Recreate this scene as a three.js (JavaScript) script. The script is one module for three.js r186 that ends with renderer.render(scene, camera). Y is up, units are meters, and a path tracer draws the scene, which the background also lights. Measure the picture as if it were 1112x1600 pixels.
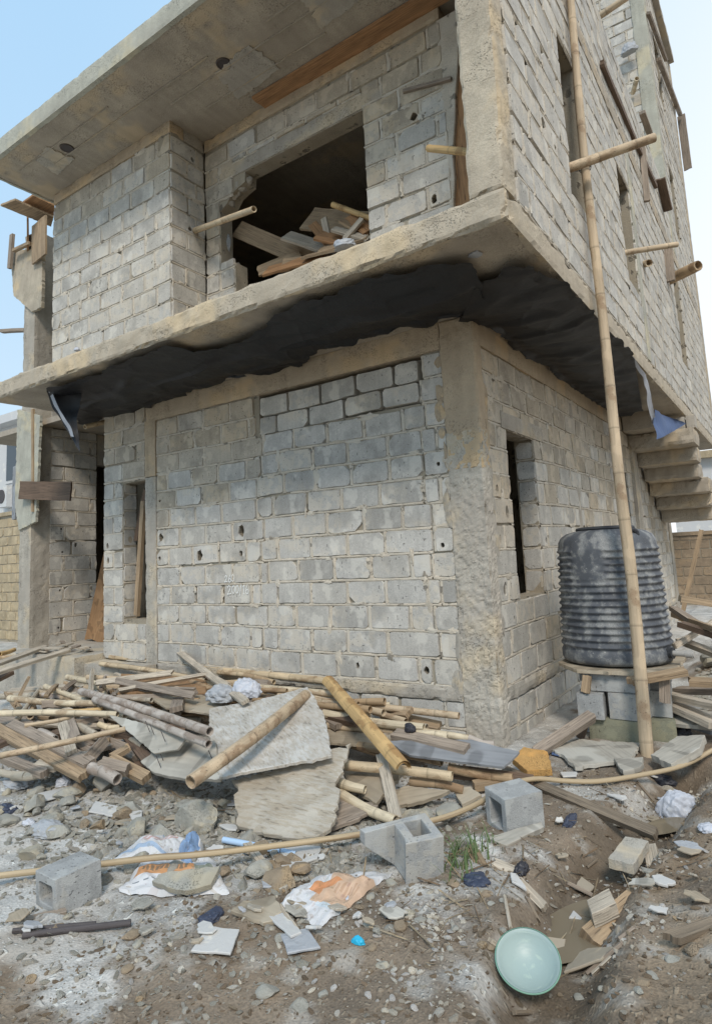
import * as THREE from 'three';
import { mergeGeometries, mergeVertices } from 'three/addons/utils/BufferGeometryUtils.js';

// ---------------------------------------------------------------- camera, sky, sun, exposure
const scene = new THREE.Scene();
const DEG = Math.PI / 180;
const camera = new THREE.PerspectiveCamera(78.15, 1112 / 1600, 0.05, 800);
camera.position.set(2.232, 1.686, 5.301);
camera.rotation.set(7.38 * DEG, 34.26 * DEG, -2.8 * DEG, 'YXZ');
camera.setViewOffset(1112, 1600, 0, 58.5, 1112, 1600);
camera.updateMatrixWorld(true); camera.updateProjectionMatrix();

const renderer = new THREE.WebGLRenderer({ antialias: true });
renderer.setSize(711, 1024);
renderer.toneMapping = THREE.LinearToneMapping;
renderer.toneMappingExposure = 1.6;
renderer.shadowMap.enabled = true;
renderer.shadowMap.type = THREE.PCFSoftShadowMap;

const sunDir = new THREE.Vector3(0.34, 0.74, 0.58).normalize();
const sun = new THREE.DirectionalLight(0xfff5e8, 1.55);
sun.position.copy(sunDir).multiplyScalar(40); sun.target.position.set(-2, 2, -1);
sun.castShadow = true; sun.shadow.radius = 26; sun.shadow.mapSize.set(2048, 2048);
Object.assign(sun.shadow.camera, { left: -18, right: 18, top: 18, bottom: -18, near: 1, far: 90 });
scene.add(sun, sun.target);

{ // hazy pale blue sky, whiter toward the horizon and toward the hazy east
  const W = 512, H = 256, d = new Float32Array(W * H * 4);
  const zen = [0.27, 0.43, 0.60], hor = [0.50, 0.59, 0.655], whi = [0.66, 0.68, 0.695];
  for (let j = 0; j < H; j++) for (let i = 0; i < W; i++) {
    const el = ((j + 0.5) / H - 0.5) * Math.PI, az = ((i + 0.5) / W - 0.5) * 2 * Math.PI;
    const x = Math.cos(el) * Math.cos(az), y = Math.sin(el), z = Math.cos(el) * Math.sin(az);
    let t = Math.pow(Math.max(0, 1 - Math.max(0, y) * 1.05), 2.2);
    const e = Math.max(0, x * 0.75 - z * 0.66 + 0.25) / 1.25, w = Math.pow(e, 1.5) * (1 - 0.55 * Math.max(0, y));
    const k = (j * W + i) * 4;
    for (let c = 0; c < 3; c++) {
      let v = zen[c] + (hor[c] - zen[c]) * t; v += (whi[c] - v) * Math.min(0.96, w * 1.9);
      d[k + c] = y < -0.02 ? v * 0.55 : v;
    }
    d[k + 3] = 1;
  }
  const sky = new THREE.DataTexture(d, W, H, THREE.RGBAFormat, THREE.FloatType);
  sky.mapping = THREE.EquirectangularReflectionMapping; sky.magFilter = sky.minFilter = THREE.LinearFilter; sky.needsUpdate = true;
  scene.background = sky; scene.environment = sky;
}

// ---------------------------------------------------------------- helpers: random numbers, noise
function rng(seed) { let s = (seed * 2654435761) >>> 0; return () => { s = (s + 0x6D2B79F5) | 0; let t = Math.imul(s ^ (s >>> 15), 1 | s); t = (t + Math.imul(t ^ (t >>> 7), 61 | t)) ^ t; return ((t ^ (t >>> 14)) >>> 0) / 4294967296; }; }
const R = rng(11), rr = (a, b, r = R) => a + (b - a) * r();
const V = (a) => new THREE.Vector3(a[0], a[1], a[2]);
const lerp = (a, b, t) => a + (b - a) * t, clamp = (x, a = 0, b = 1) => Math.min(b, Math.max(a, x)), smooth = (a, b, x) => { const t = clamp((x - a) / (b - a)); return t * t * (3 - 2 * t); };
function h3(x, y, z) { let h = Math.imul(x, 374761393) ^ Math.imul(y, 668265263) ^ Math.imul(z, 2147483647 - 61); h = Math.imul(h ^ (h >>> 13), 1274126177); h ^= h >>> 16; return (h >>> 0) / 4294967296; }
const fade = (t) => t * t * (3 - 2 * t);
function n3(x, y, z) { // value noise 0..1
  const X = Math.floor(x), Y = Math.floor(y), Z = Math.floor(z), u = fade(x - X), v = fade(y - Y), w = fade(z - Z);
  const a = lerp(lerp(h3(X, Y, Z), h3(X + 1, Y, Z), u), lerp(h3(X, Y + 1, Z), h3(X + 1, Y + 1, Z), u), v);
  const b = lerp(lerp(h3(X, Y, Z + 1), h3(X + 1, Y, Z + 1), u), lerp(h3(X, Y + 1, Z + 1), h3(X + 1, Y + 1, Z + 1), u), v);
  return lerp(a, b, w);
}
function f3(x, y, z, o = 4) { let s = 0, a = 0.5, n = 0; for (let i = 0; i < o; i++) { s += a * n3(x, y, z); n += a; a *= 0.5; x = x * 2.03 + 7.1; y = y * 2.03 + 3.7; z = z * 2.03 + 1.3; } return s / n; }
function pn(x, y, p, s) { // periodic value noise, x and y in lattice units, period p
  const X = Math.floor(x), Y = Math.floor(y), u = fade(x - X), v = fade(y - Y), m = (k) => ((k % p) + p) % p;
  const x0 = m(X), x1 = m(X + 1), y0 = m(Y), y1 = m(Y + 1);
  return lerp(lerp(h3(x0, y0, s), h3(x1, y0, s), u), lerp(h3(x0, y1, s), h3(x1, y1, s), u), v);
}
function pf(u, v, p, o, s) { let t = 0, a = 0.5, n = 0; for (let i = 0; i < o; i++) { t += a * pn(u * p, v * p, p, s + i); n += a; a *= 0.55; p *= 2; } return t / n; }
function pxy(u, v, px, py, s) { // anisotropic periodic noise
  const x = u * px, y = v * py, X = Math.floor(x), Y = Math.floor(y), a = fade(x - X), b = fade(y - Y), m = (k, p) => ((k % p) + p) % p;
  const x0 = m(X, px), x1 = m(X + 1, px), y0 = m(Y, py), y1 = m(Y + 1, py);
  return lerp(lerp(h3(x0, y0, s), h3(x1, y0, s), a), lerp(h3(x0, y1, s), h3(x1, y1, s), a), b);
}

// ---------------------------------------------------------------- textures (computed, tileable); rgb factors around 1 that multiply the material colour
function tex(size, fn, srgb = true) {
  const d = new Uint8Array(size * size * 4), b = new Uint8Array(size * size * 4);
  for (let j = 0; j < size; j++) for (let i = 0; i < size; i++) {
    const r = fn((i + 0.5) / size, (j + 0.5) / size), k = (j * size + i) * 4;
    for (let c = 0; c < 3; c++) { d[k + c] = 255 * Math.pow(clamp(r[c]), 1 / 2.2); b[k + c] = 255 * clamp(r[3]); }
    d[k + 3] = b[k + 3] = 255;
  }
  const mk = (a, s) => { const t = new THREE.DataTexture(a, size, size); t.wrapS = t.wrapT = THREE.RepeatWrapping; t.magFilter = THREE.LinearFilter; t.minFilter = THREE.LinearMipmapLinearFilter; t.generateMipmaps = true; if (s) t.colorSpace = THREE.SRGBColorSpace; t.needsUpdate = true; return t; };
  return { map: mk(d, true), bump: mk(b, false) };
}
const mul = (c, k) => [c[0] * k, c[1] * k, c[2] * k], mix = (a, b, t) => [lerp(a[0], b[0], t), lerp(a[1], b[1], t), lerp(a[2], b[2], t)];

const tBlock = tex(1024, (u, v) => { // sandcrete: sandy grain, mottling, rubbed mortar smears, small pits
  const g = pn(u * 340, v * 340, 340, 3), g2 = pn(u * 170, v * 170, 170, 4), m = pf(u, v, 7, 5, 9), l = pf(u, v, 3, 4, 21), pit = pn(u * 95, v * 95, 95, 33);
  let c = mul([0.80, 0.80, 0.79], 0.83 + 0.36 * (m - 0.5) + 0.20 * (g - 0.5) + 0.12 * (g2 - 0.5));
  const sm = smooth(0.50, 0.62, l) * smooth(0.38, 0.58, pf(u, v, 26, 4, 40));
  c = mix(c, [0.82, 0.78, 0.71], sm * 0.7); c = mul(c, 1 + 0.10 * (pxy(u, v, 70, 5, 71) - 0.5)); const dk = smooth(0.56, 0.70, pf(u, v, 5, 5, 47)); c = mul(c, 1 - 0.20 * dk * (0.5 + g2));
  const wh = smooth(0.60, 0.72, pf(u, v, 11, 4, 55)); c = mix(c, [0.93, 0.93, 0.90], wh * 0.5);
  const p = smooth(0.86, 0.93, pit) * smooth(0.45, 0.6, pf(u, v, 12, 3, 61)); c = mul(c, 1 - 0.5 * p);
  return [c[0], c[1], c[2], 0.5 + 0.5 * (m - 0.5) + 0.35 * (g - 0.5) + 0.25 * sm - 0.5 * p];
});
const tMortar = tex(1024, (u, v) => {
  const g = pn(u * 300, v * 300, 300, 103), m = pf(u, v, 9, 6, 109), l = pf(u, v, 3, 4, 121), cr = pf(u, v, 18, 4, 133);
  let c = mul([0.84, 0.80, 0.73], 0.84 + 0.4 * (m - 0.5) + 0.25 * (g - 0.5));
  c = mix(c, [0.72, 0.71, 0.68], smooth(0.48, 0.62, l));
  const p = smooth(0.62, 0.70, cr) * smooth(0.4, 0.6, m); c = mul(c, 1 - 0.55 * p);
  return [c[0], c[1], c[2], 0.5 + 0.8 * (m - 0.5) + 0.3 * (g - 0.5) - 0.5 * p];
});
const tConc = tex(1024, (u, v) => { // cast concrete: blotches, honeycomb pits, formwork board lines
  const g = pn(u * 260, v * 260, 260, 203), m = pf(u, v, 6, 6, 209), l = pf(u, v, 2, 5, 221), pit = pf(u, v, 190, 3, 233), zone = pf(u, v, 7, 4, 240), drip = pxy(u, v, 40, 5, 251);
  let c = mul([0.84, 0.80, 0.73], 0.80 + 0.55 * (m - 0.5) + 0.2 * (g - 0.5));
  c = mix(c, [0.64, 0.60, 0.55], 0.6 * smooth(0.50, 0.66, l)); c = mix(c, [0.93, 0.80, 0.60], 0.65 * smooth(0.52, 0.68, pf(u, v, 4, 4, 260)));
  const p = smooth(0.62, 0.70, pit) * smooth(0.48, 0.66, zone); c = mul(c, (1 - 0.30 * p) * (1 + 0.16 * (drip - 0.5)));
  return [c[0], c[1], c[2], 0.55 + 0.5 * (m - 0.5) + 0.22 * (g - 0.5) - 0.6 * p];
});
const tSoil = tex(1024, (u, v) => { // damp earth with grit and chips
  const g = pn(u * 380, v * 380, 380, 303), m = pf(u, v, 8, 6, 309), l = pf(u, v, 3, 4, 321), s = pn(u * 150, v * 150, 150, 333), s2 = pn(u * 75, v * 75, 75, 343);
  let c = mul([0.70, 0.675, 0.65], 0.80 + 0.8 * (m - 0.5) + 0.35 * (g - 0.5));
  c = mix(c, [0.52, 0.46, 0.40], 0.6 * smooth(0.5, 0.66, l));
  const st = smooth(0.80, 0.86, s) * smooth(0.42, 0.6, pf(u, v, 10, 3, 352)), st2 = smooth(0.84, 0.88, s2) * smooth(0.45, 0.6, pf(u, v, 7, 3, 359));
  c = mix(c, [0.95, 0.95, 0.92], 0.7 * st); c = mix(c, [0.88, 0.87, 0.84], 0.6 * st2);
  return [c[0], c[1], c[2], 0.4 + 0.7 * (m - 0.5) + 0.25 * (g - 0.5) + 0.3 * st + 0.4 * st2];
});
const tWood = tex(512, (u, v) => { // grain runs along u
  const a = pxy(u, v, 4, 64, 401), b = pxy(u, v, 10, 180, 407), l = pxy(u, v, 5, 9, 413), k = pxy(u, v, 90, 240, 419);
  const t = 0.80 + 0.34 * (a - 0.5) + 0.26 * (b - 0.5) + 0.25 * (l - 0.5) + 0.12 * (k - 0.5), crk = smooth(0.82, 0.92, pxy(u, v, 7, 110, 433));
  const c = mul([0.86, 0.82, 0.78], t * (1 - 0.55 * crk));
  return [c[0], c[1], c[2], 0.5 + 0.5 * (a - 0.5) + 0.5 * (b - 0.5) - 0.5 * crk];
});
const tBam = tex(512, (u, v) => { // smooth culm with long streaks and weather blotches
  const a = pxy(u, v, 3, 48, 501), b = pxy(u, v, 6, 130, 507), l = pf(u, v, 5, 4, 513), sp = pn(u * 120, v * 120, 120, 519);
  let c = mul([0.88, 0.86, 0.82], 0.84 + 0.22 * (a - 0.5) + 0.18 * (b - 0.5));
  c = mix(c, [0.50, 0.43, 0.37], 0.85 * smooth(0.50, 0.64, l)); c = mix(c, [0.92, 0.90, 0.86], 0.6 * smooth(0.56, 0.68, pf(u, v, 7, 4, 527))); c = mul(c, 1 - 0.6 * smooth(0.82, 0.92, sp) * smooth(0.38, 0.55, l));
  return [c[0], c[1], c[2], 0.5 + 0.4 * (b - 0.5) + 0.2 * (l - 0.5)];
});
const tBoard = tex(1024, (u, v) => { // peeling cement-crusted shuttering board: ragged vertical flakes
  const a = pxy(u, v, 60, 16, 601), b = pxy(u, v, 130, 34, 607), m = pf(u, v, 8, 5, 613), g = pn(u * 300, v * 300, 300, 619);
  const s = 0.55 * a + 0.35 * b + 0.4 * (m - 0.5) + 0.05, fl = smooth(0.40, 0.62, s), st = pxy(u, v, 220, 9, 631), big = pf(u, v, 3, 4, 641), ed = smooth(0.30, 0.20, s);
  let c = mix([0.80, 0.76, 0.69], [0.90, 0.895, 0.87], fl); c = mul(c, 0.86 + 0.35 * (m - 0.5) + 0.15 * (g - 0.5) + 0.07 * (st - 0.5)); c = mix(c, [0.62, 0.55, 0.46], 0.5 * smooth(0.54, 0.66, big) * (0.4 + 0.6 * st)); c = mul(c, 1 - 0.3 * ed);
  return [c[0], c[1], c[2], 0.25 + 0.5 * fl + 0.15 * (g - 0.5) + 0.2 * (m - 0.5)];
});
const tPly = tex(512, (u, v) => {
  const a = pxy(u, v, 5, 70, 701), m = pf(u, v, 6, 5, 709), l = pf(u, v, 3, 4, 713), s = pxy(u, v, 14, 5, 719);
  let c = mul([0.84, 0.80, 0.74], 0.84 + 0.2 * (a - 0.5) + 0.4 * (m - 0.5)); c = mix(c, [0.92, 0.91, 0.88], 0.7 * smooth(0.50, 0.62, l)); c = mul(c, 1 - 0.3 * smooth(0.64, 0.8, s));
  return [c[0], c[1], c[2], 0.5 + 0.4 * (a - 0.5) + 0.5 * (m - 0.5)];
});
const tPlas = tex(512, (u, v) => { // creased film
  const a = Math.abs(pf(u, v, 5, 4, 801) - 0.5), b = Math.abs(pf(u, v, 11, 4, 807) - 0.5), d = pf(u, v, 9, 5, 813);
  const dust = smooth(0.55, 0.75, d) * 0.5; const c = mix([0.7, 0.7, 0.72], [1, 0.95, 0.88], dust);
  return [c[0], c[1], c[2], 0.5 + 1.2 * (0.12 - a) + 0.7 * (0.1 - b)];
});
const tTank = tex(512, (u, v) => { // black polyethylene with splashed, dried cement and dust
  const m = pf(u, v, 6, 5, 901), g = pn(u * 150, v * 150, 150, 907), s = pf(u, v, 22, 4, 913), st = pxy(u, v, 26, 4, 919);
  let c = mul([0.155, 0.17, 0.195], 0.85 + 0.5 * (m - 0.5)); const k = clamp(smooth(0.46, 0.66, 0.6 * m + 0.3 * s + 0.12 * st)); c = mix(c, [0.62, 0.62, 0.58], 0.62 * k * (0.7 + 0.6 * (g - 0.5)));
  const dot = smooth(0.88, 0.94, g) * smooth(0.5, 0.62, s); c = mix(c, [0.75, 0.75, 0.73], dot * 0.6);
  return [c[0], c[1], c[2], 0.4 + 0.3 * k + 0.3 * dot + 0.15 * (g - 0.5)];
});

// period of each texture in metres is baked into the uv by the geometry helpers
function mat(rgb, t, rough = 0.95, bump = 0.004, extra = {}) {
  const m = new THREE.MeshStandardMaterial({ roughness: rough, metalness: 0, ...extra }); m.color.setRGB(rgb[0], rgb[1], rgb[2]);
  if (t) { m.map = t.map; if (bump) { m.bumpMap = t.bump; m.bumpScale = bump; } }
  return m;
}
const two = { side: THREE.DoubleSide };
const M = {
  block: mat([0.72, 0.70, 0.665], tBlock, 0.96, 0.004, { vertexColors: true }),
  looseBlock: mat([0.50, 0.51, 0.51], tBlock, 0.96, 0.004),
  mossBlock: mat([0.34, 0.34, 0.25], tBlock, 0.96, 0.004),
  mortar: mat([0.77, 0.725, 0.65], tMortar, 0.97, 0.009),
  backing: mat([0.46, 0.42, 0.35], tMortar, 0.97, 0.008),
  conc: mat([0.58, 0.555, 0.51], tConc, 0.95, 0.009),
  concGrey: mat([0.60, 0.585, 0.55], tConc, 0.95, 0.007),
  tan: mat([0.66, 0.56, 0.43], tConc, 0.95, 0.007),
  soffit: mat([0.57, 0.525, 0.46], tConc, 0.95, 0.007),
  slabEdge: mat([0.66, 0.605, 0.51], tConc, 0.95, 0.007),
  roofEdge: mat([0.60, 0.62, 0.57], tConc, 0.95, 0.006),
  soil: mat([1, 1, 1], tSoil, 0.97, 0.012, { vertexColors: true }),
  chip: mat([1, 1, 1], tConc, 0.95, 0.003),
  rubble: mat([0.46, 0.47, 0.45], tConc, 0.96, 0.006),
  rubbleTan: mat([0.40, 0.33, 0.25], tConc, 0.96, 0.006),
  wood: mat([0.50, 0.38, 0.25], tWood, 0.85, 0.003),
  woodGrey: mat([0.42, 0.36, 0.30], tWood, 0.9, 0.003),
  woodMud: mat([0.30, 0.25, 0.19], tWood, 0.9, 0.003),
  woodDark: mat([0.20, 0.14, 0.10], tWood, 0.85, 0.003),
  woodRed: mat([0.52, 0.30, 0.15], tWood, 0.85, 0.003),
  woodPale: mat([0.66, 0.60, 0.50], tWood, 0.88, 0.003),
  ply: mat([0.50, 0.44, 0.35], tPly, 0.92, 0.004),
  plyWhite: mat([0.56, 0.55, 0.51], tPly, 0.92, 0.004),
  plyBrown: mat([0.42, 0.26, 0.14], tPly, 0.85, 0.003),
  plyBlue: mat([0.34, 0.37, 0.42], tPly, 0.7, 0.003),
  board: mat([0.66, 0.65, 0.63], tBoard, 0.93, 0.003),
  boardTan: mat([0.55, 0.51, 0.445], tBoard, 0.93, 0.002),
  polythene: mat([0.010, 0.010, 0.012], tPlas, 0.50, 0.006, two),
  polyGrey: mat([0.42, 0.44, 0.47], tPlas, 0.5, 0.012, two),
  polyBlue: mat([0.10, 0.16, 0.31], tPlas, 0.8, 0.012, two),
  bagWhite: mat([0.72, 0.75, 0.80], tPlas, 0.55, 0.010, two),
  bagGrey: mat([0.52, 0.54, 0.55], tPlas, 0.6, 0.010, two),
  bagBlue: mat([0.06, 0.075, 0.12], tPlas, 0.5, 0.010, two),
  bagBlack: mat([0.035, 0.035, 0.045], tPlas, 0.5, 0.010, two),
  tank: mat([0.66, 0.665, 0.67], tTank, 0.62, 0.005),
  tankLid: mat([0.16, 0.165, 0.18], tTank, 0.6, 0.004),
  pvc: mat([0.55, 0.53, 0.48], tPlas, 0.5, 0),
  pipeBlue: mat([0.42, 0.58, 0.78], null, 0.4),
  conduit: mat([0.58, 0.46, 0.30], tBam, 0.55, 0.001),
  steel: mat([0.10, 0.085, 0.085], tConc, 0.6, 0.002),
  foam: mat([0.72, 0.44, 0.17], tConc, 0.95, 0.006),
  paper: mat([0.76, 0.75, 0.70], tPlas, 0.9, 0.004, two),
  paperTan: mat([0.54, 0.46, 0.34], tPlas, 0.9, 0.004, two),
  basin: mat([0.30, 0.56, 0.41], tPlas, 0.42, 0.001, two),
  basinIn: mat([0.48, 0.60, 0.55], tPlas, 0.42, 0.001, two),
  cyan: mat([0.02, 0.40, 0.62], null, 0.5, 0, two),
  grass: mat([0.10, 0.15, 0.055], null, 0.8, 0, two),
  water: new THREE.MeshPhysicalMaterial({ color: 0x6b5f4c, roughness: 0.06, metalness: 0, ior: 1.33 }),
  white: mat([0.80, 0.80, 0.77], tPlas, 0.9, 0.001),
  fenceTan: mat([0.62, 0.50, 0.33], tBlock, 0.96, 0.004),
  fenceBrown: mat([0.44, 0.34, 0.24], tBlock, 0.96, 0.004),
  glass: mat([0.05, 0.06, 0.07], null, 0.12),
  wire: mat([0.06, 0.05, 0.05], null, 0.6),
};
M.water.color.setRGB(0.20, 0.165, 0.115);

// ---------------------------------------------------------------- helpers: naming and placing
const used = {};
const numbered = (n) => { const k = used[n] = (used[n] ?? -1) + 1; return k ? n + '_' + String(k).padStart(3, '0') : n; };
const shade = (o) => o.traverse((m) => { if (m.isMesh) { m.castShadow = m.receiveShadow = true; } });
function top(o, name, label, category, group, kind) {
  o.name = numbered(name); o.userData = { label };
  if (category) o.userData.category = category; if (group) o.userData.group = group; if (kind) o.userData.kind = kind;
  shade(o); scene.add(o); return o;
}
function seated(g, m) { // a mesh whose origin is the middle of its base
  g.computeBoundingBox(); const b = g.boundingBox, x = (b.min.x + b.max.x) / 2, y = b.min.y, z = (b.min.z + b.max.z) / 2;
  g.translate(-x, -y, -z); const o = new THREE.Mesh(g, m); o.position.set(x, y, z); return o;
}
const thing = (g, m, name, label, category, group) => top(seated(g, m), name, label, category, group);
function part(parent, name, g, m, label) { // geometry in world metres, child of a thing
  const o = new THREE.Mesh(g, m); o.name = name; if (label) o.userData.label = label; o.castShadow = o.receiveShadow = true;
  parent.add(o); parent.updateWorldMatrix(true, false); const inv = parent.matrixWorld.clone().invert(); g.applyMatrix4(inv); return o;
}
// ---------------------------------------------------------------- helpers: geometry
const flat = (g) => { const q = g.index ? g.toNonIndexed() : g; q.computeVertexNormals(); return q; };
function uvBox(g, s = 2, ox = 0, oy = 0) { // uv in metres from the face direction; s metres per repeat
  const q = g.index ? g.toNonIndexed() : g; if (!q.attributes.normal) q.computeVertexNormals();
  const p = q.attributes.position, uv = new Float32Array(p.count * 2), a = new THREE.Vector3(), b = new THREE.Vector3(), c = new THREE.Vector3();
  for (let i = 0; i < p.count; i += 3) {
    a.fromBufferAttribute(p, i); b.fromBufferAttribute(p, i + 1).sub(a); c.fromBufferAttribute(p, i + 2).sub(a); b.cross(c);
    const X = Math.abs(b.x), Y = Math.abs(b.y), Z = Math.abs(b.z);
    for (let k = 0; k < 3; k++) {
      const x = p.getX(i + k), y = p.getY(i + k), z = p.getZ(i + k);
      const w = Z >= X && Z >= Y ? [x, y] : X >= Y ? [z, y] : [x, z];
      uv[(i + k) * 2] = w[0] / s + ox; uv[(i + k) * 2 + 1] = w[1] / s + oy;
    }
  }
  q.setAttribute('uv', new THREE.BufferAttribute(uv, 2)); return q;
}
function raw(pos, idx, uv) { const g = new THREE.BufferGeometry(); g.setAttribute('position', new THREE.Float32BufferAttribute(pos, 3)); if (uv) g.setAttribute('uv', new THREE.Float32BufferAttribute(uv, 2)); g.setIndex(idx); return g; }
const box = (x0, y0, z0, x1, y1, z1) => uvBox(new THREE.BoxGeometry(x1 - x0, y1 - y0, z1 - z0).translate((x0 + x1) / 2, (y0 + y1) / 2, (z0 + z1) / 2));
function rough(x0, y0, z0, x1, y1, z1, amp = 0.006, cell = 0.06, fr = 9, sd = 0, s = 2) { // cast concrete box with an uneven skin and broken arrises
  const w = x1 - x0, h = y1 - y0, d = z1 - z0, n = (l) => Math.max(1, Math.min(170, Math.round(l / cell)));
  let g = new THREE.BoxGeometry(w, h, d, n(w), n(h), n(d)); g.deleteAttribute('normal'); g.deleteAttribute('uv'); g = mergeVertices(g, 1e-4); g.computeVertexNormals();
  g.translate((x0 + x1) / 2, (y0 + y1) / 2, (z0 + z1) / 2);
  const p = g.attributes.position, N = g.attributes.normal;
  for (let i = 0; i < p.count; i++) {
    const x = p.getX(i), y = p.getY(i), z = p.getZ(i);
    let k = amp * 2 * (f3(x * fr + sd, y * fr, z * fr, 4) - 0.5);
    const ex = Math.min(x - x0, x1 - x) < 1e-3, ey = Math.min(y - y0, y1 - y) < 1e-3, ez = Math.min(z - z0, z1 - z) < 1e-3;
    if (ex + ey + ez > 1) k -= amp * (0.5 + 2.6 * Math.pow(n3(x * 13 + sd, y * 13, z * 13), 3));
    p.setXYZ(i, x + N.getX(i) * k, y + N.getY(i) * k, z + N.getZ(i) * k);
  }
  g = g.toNonIndexed(); g.computeVertexNormals(); return uvBox(g, s, h3(sd * 7 | 0, 3, 1), h3(sd * 5 | 0, 8, 2));
}
function bamboo(pts, r0, r1 = r0, { node = 0.3, tint = [0.55, 0.42, 0.25], seed = 1, split = false } = {}) {
  const q = rng(seed * 97 + 5), curve = new THREE.CatmullRomCurve3(pts.map(V), false, 'centripetal'), L = curve.getLength(), S = 10;
  const ts = []; // [distance, radius factor, darkness]
  let s = q() * node; const nodes = []; while (s < L) { nodes.push(s); s += node * (0.85 + 0.3 * q()); }
  ts.push([0, 1, 0]); for (let d = 0.12; d < L; d += Math.max(0.12, L / 60)) ts.push([d, 1, 0]); ts.push([L, 1, 0]);
  for (const n of nodes) if (n > 0.03 && n < L - 0.03) ts.push([n - 0.022, 1, 0], [n - 0.007, 1.035, 0], [n, 1.0, 0.75], [n + 0.008, 1.05, 0.35], [n + 0.024, 1, 0]);
  ts.sort((a, b) => a[0] - b[0]);
  const P = [], U = [], C = [], I = [], up = new THREE.Vector3(), T = new THREE.Vector3(), A = new THREE.Vector3(), B = new THREE.Vector3(), arc = split ? Math.PI * 1.05 : Math.PI * 2, ph = q() * 6, vo = q() * 5;
  const ring = (t, r, dk, tw) => {
    const c = curve.getPointAt(clamp(t)); curve.getTangentAt(clamp(t), T); up.set(0, 1, 0); if (Math.abs(T.y) > 0.9) up.set(0, 0, 1);
    A.crossVectors(T, up).normalize(); B.crossVectors(A, T).normalize(); const b = P.length / 3;
    for (let k = 0; k <= S; k++) {
      const a = (split ? 0 : ph) + arc * k / S, x = Math.cos(a) * r, y = Math.sin(a) * r;
      P.push(c.x + A.x * x + B.x * y, c.y + A.y * x + B.y * y, c.z + A.z * x + B.z * y); U.push(t * L / 0.9 + vo, k / S * 0.4 + vo * 0.37);
      const j = (0.78 + 0.44 * f3(t * L * 2.2 + seed * 3.1, k * 0.35, 3, 3)) * (1 - 0.5 * dk) * (tw ?? 1); C.push(tint[0] * j, tint[1] * j, tint[2] * j);
    }
    return b;
  };
  const join = (a, b, flip) => { for (let k = 0; k < S; k++) flip ? I.push(a + k, a + k + 1, b + k, b + k, a + k + 1, b + k + 1) : I.push(a + k, b + k, a + k + 1, b + k, b + k + 1, a + k + 1); };
  let prev = null, rad = (t) => lerp(r0, r1, t) * (0.97 + 0.06 * n3(t * L * 3, seed, 1));
  for (const [d, f, dk] of ts) { const t = d / L, b = ring(t, rad(t) * f, dk); if (prev !== null) join(prev, b, true); prev = b; }
  // hollow ends: rim, inner wall and the plug of the next node
  if (split) { let pv = null; for (const [d] of ts) { const t = d / L, b = ring(t, rad(t) * 0.74, 0); if (pv !== null) join(pv, b, false); pv = b; } }
  else for (const e of [0, 1]) {
    const dp = Math.min(0.10, L * 0.2) / L, r = rad(e), a = ring(e, r, 0), b = ring(e, r * 0.72, 0.1), c = ring(e ? 1 - dp : dp, r * 0.70, 0.3), z = ring(e ? 1 - dp : dp, r * 0.01, 0.3);
    join(a, b, !!e); join(b, c, !!e); join(c, z, !!e);
  }
  const g = raw(P, I, U); g.setAttribute('color', new THREE.Float32BufferAttribute(C, 3)); g.computeVertexNormals(); return g;
}
M.bamboo = mat([1.12, 1.12, 1.12], tBam, 0.74, 0.0015, { vertexColors: true, side: THREE.DoubleSide });
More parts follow.
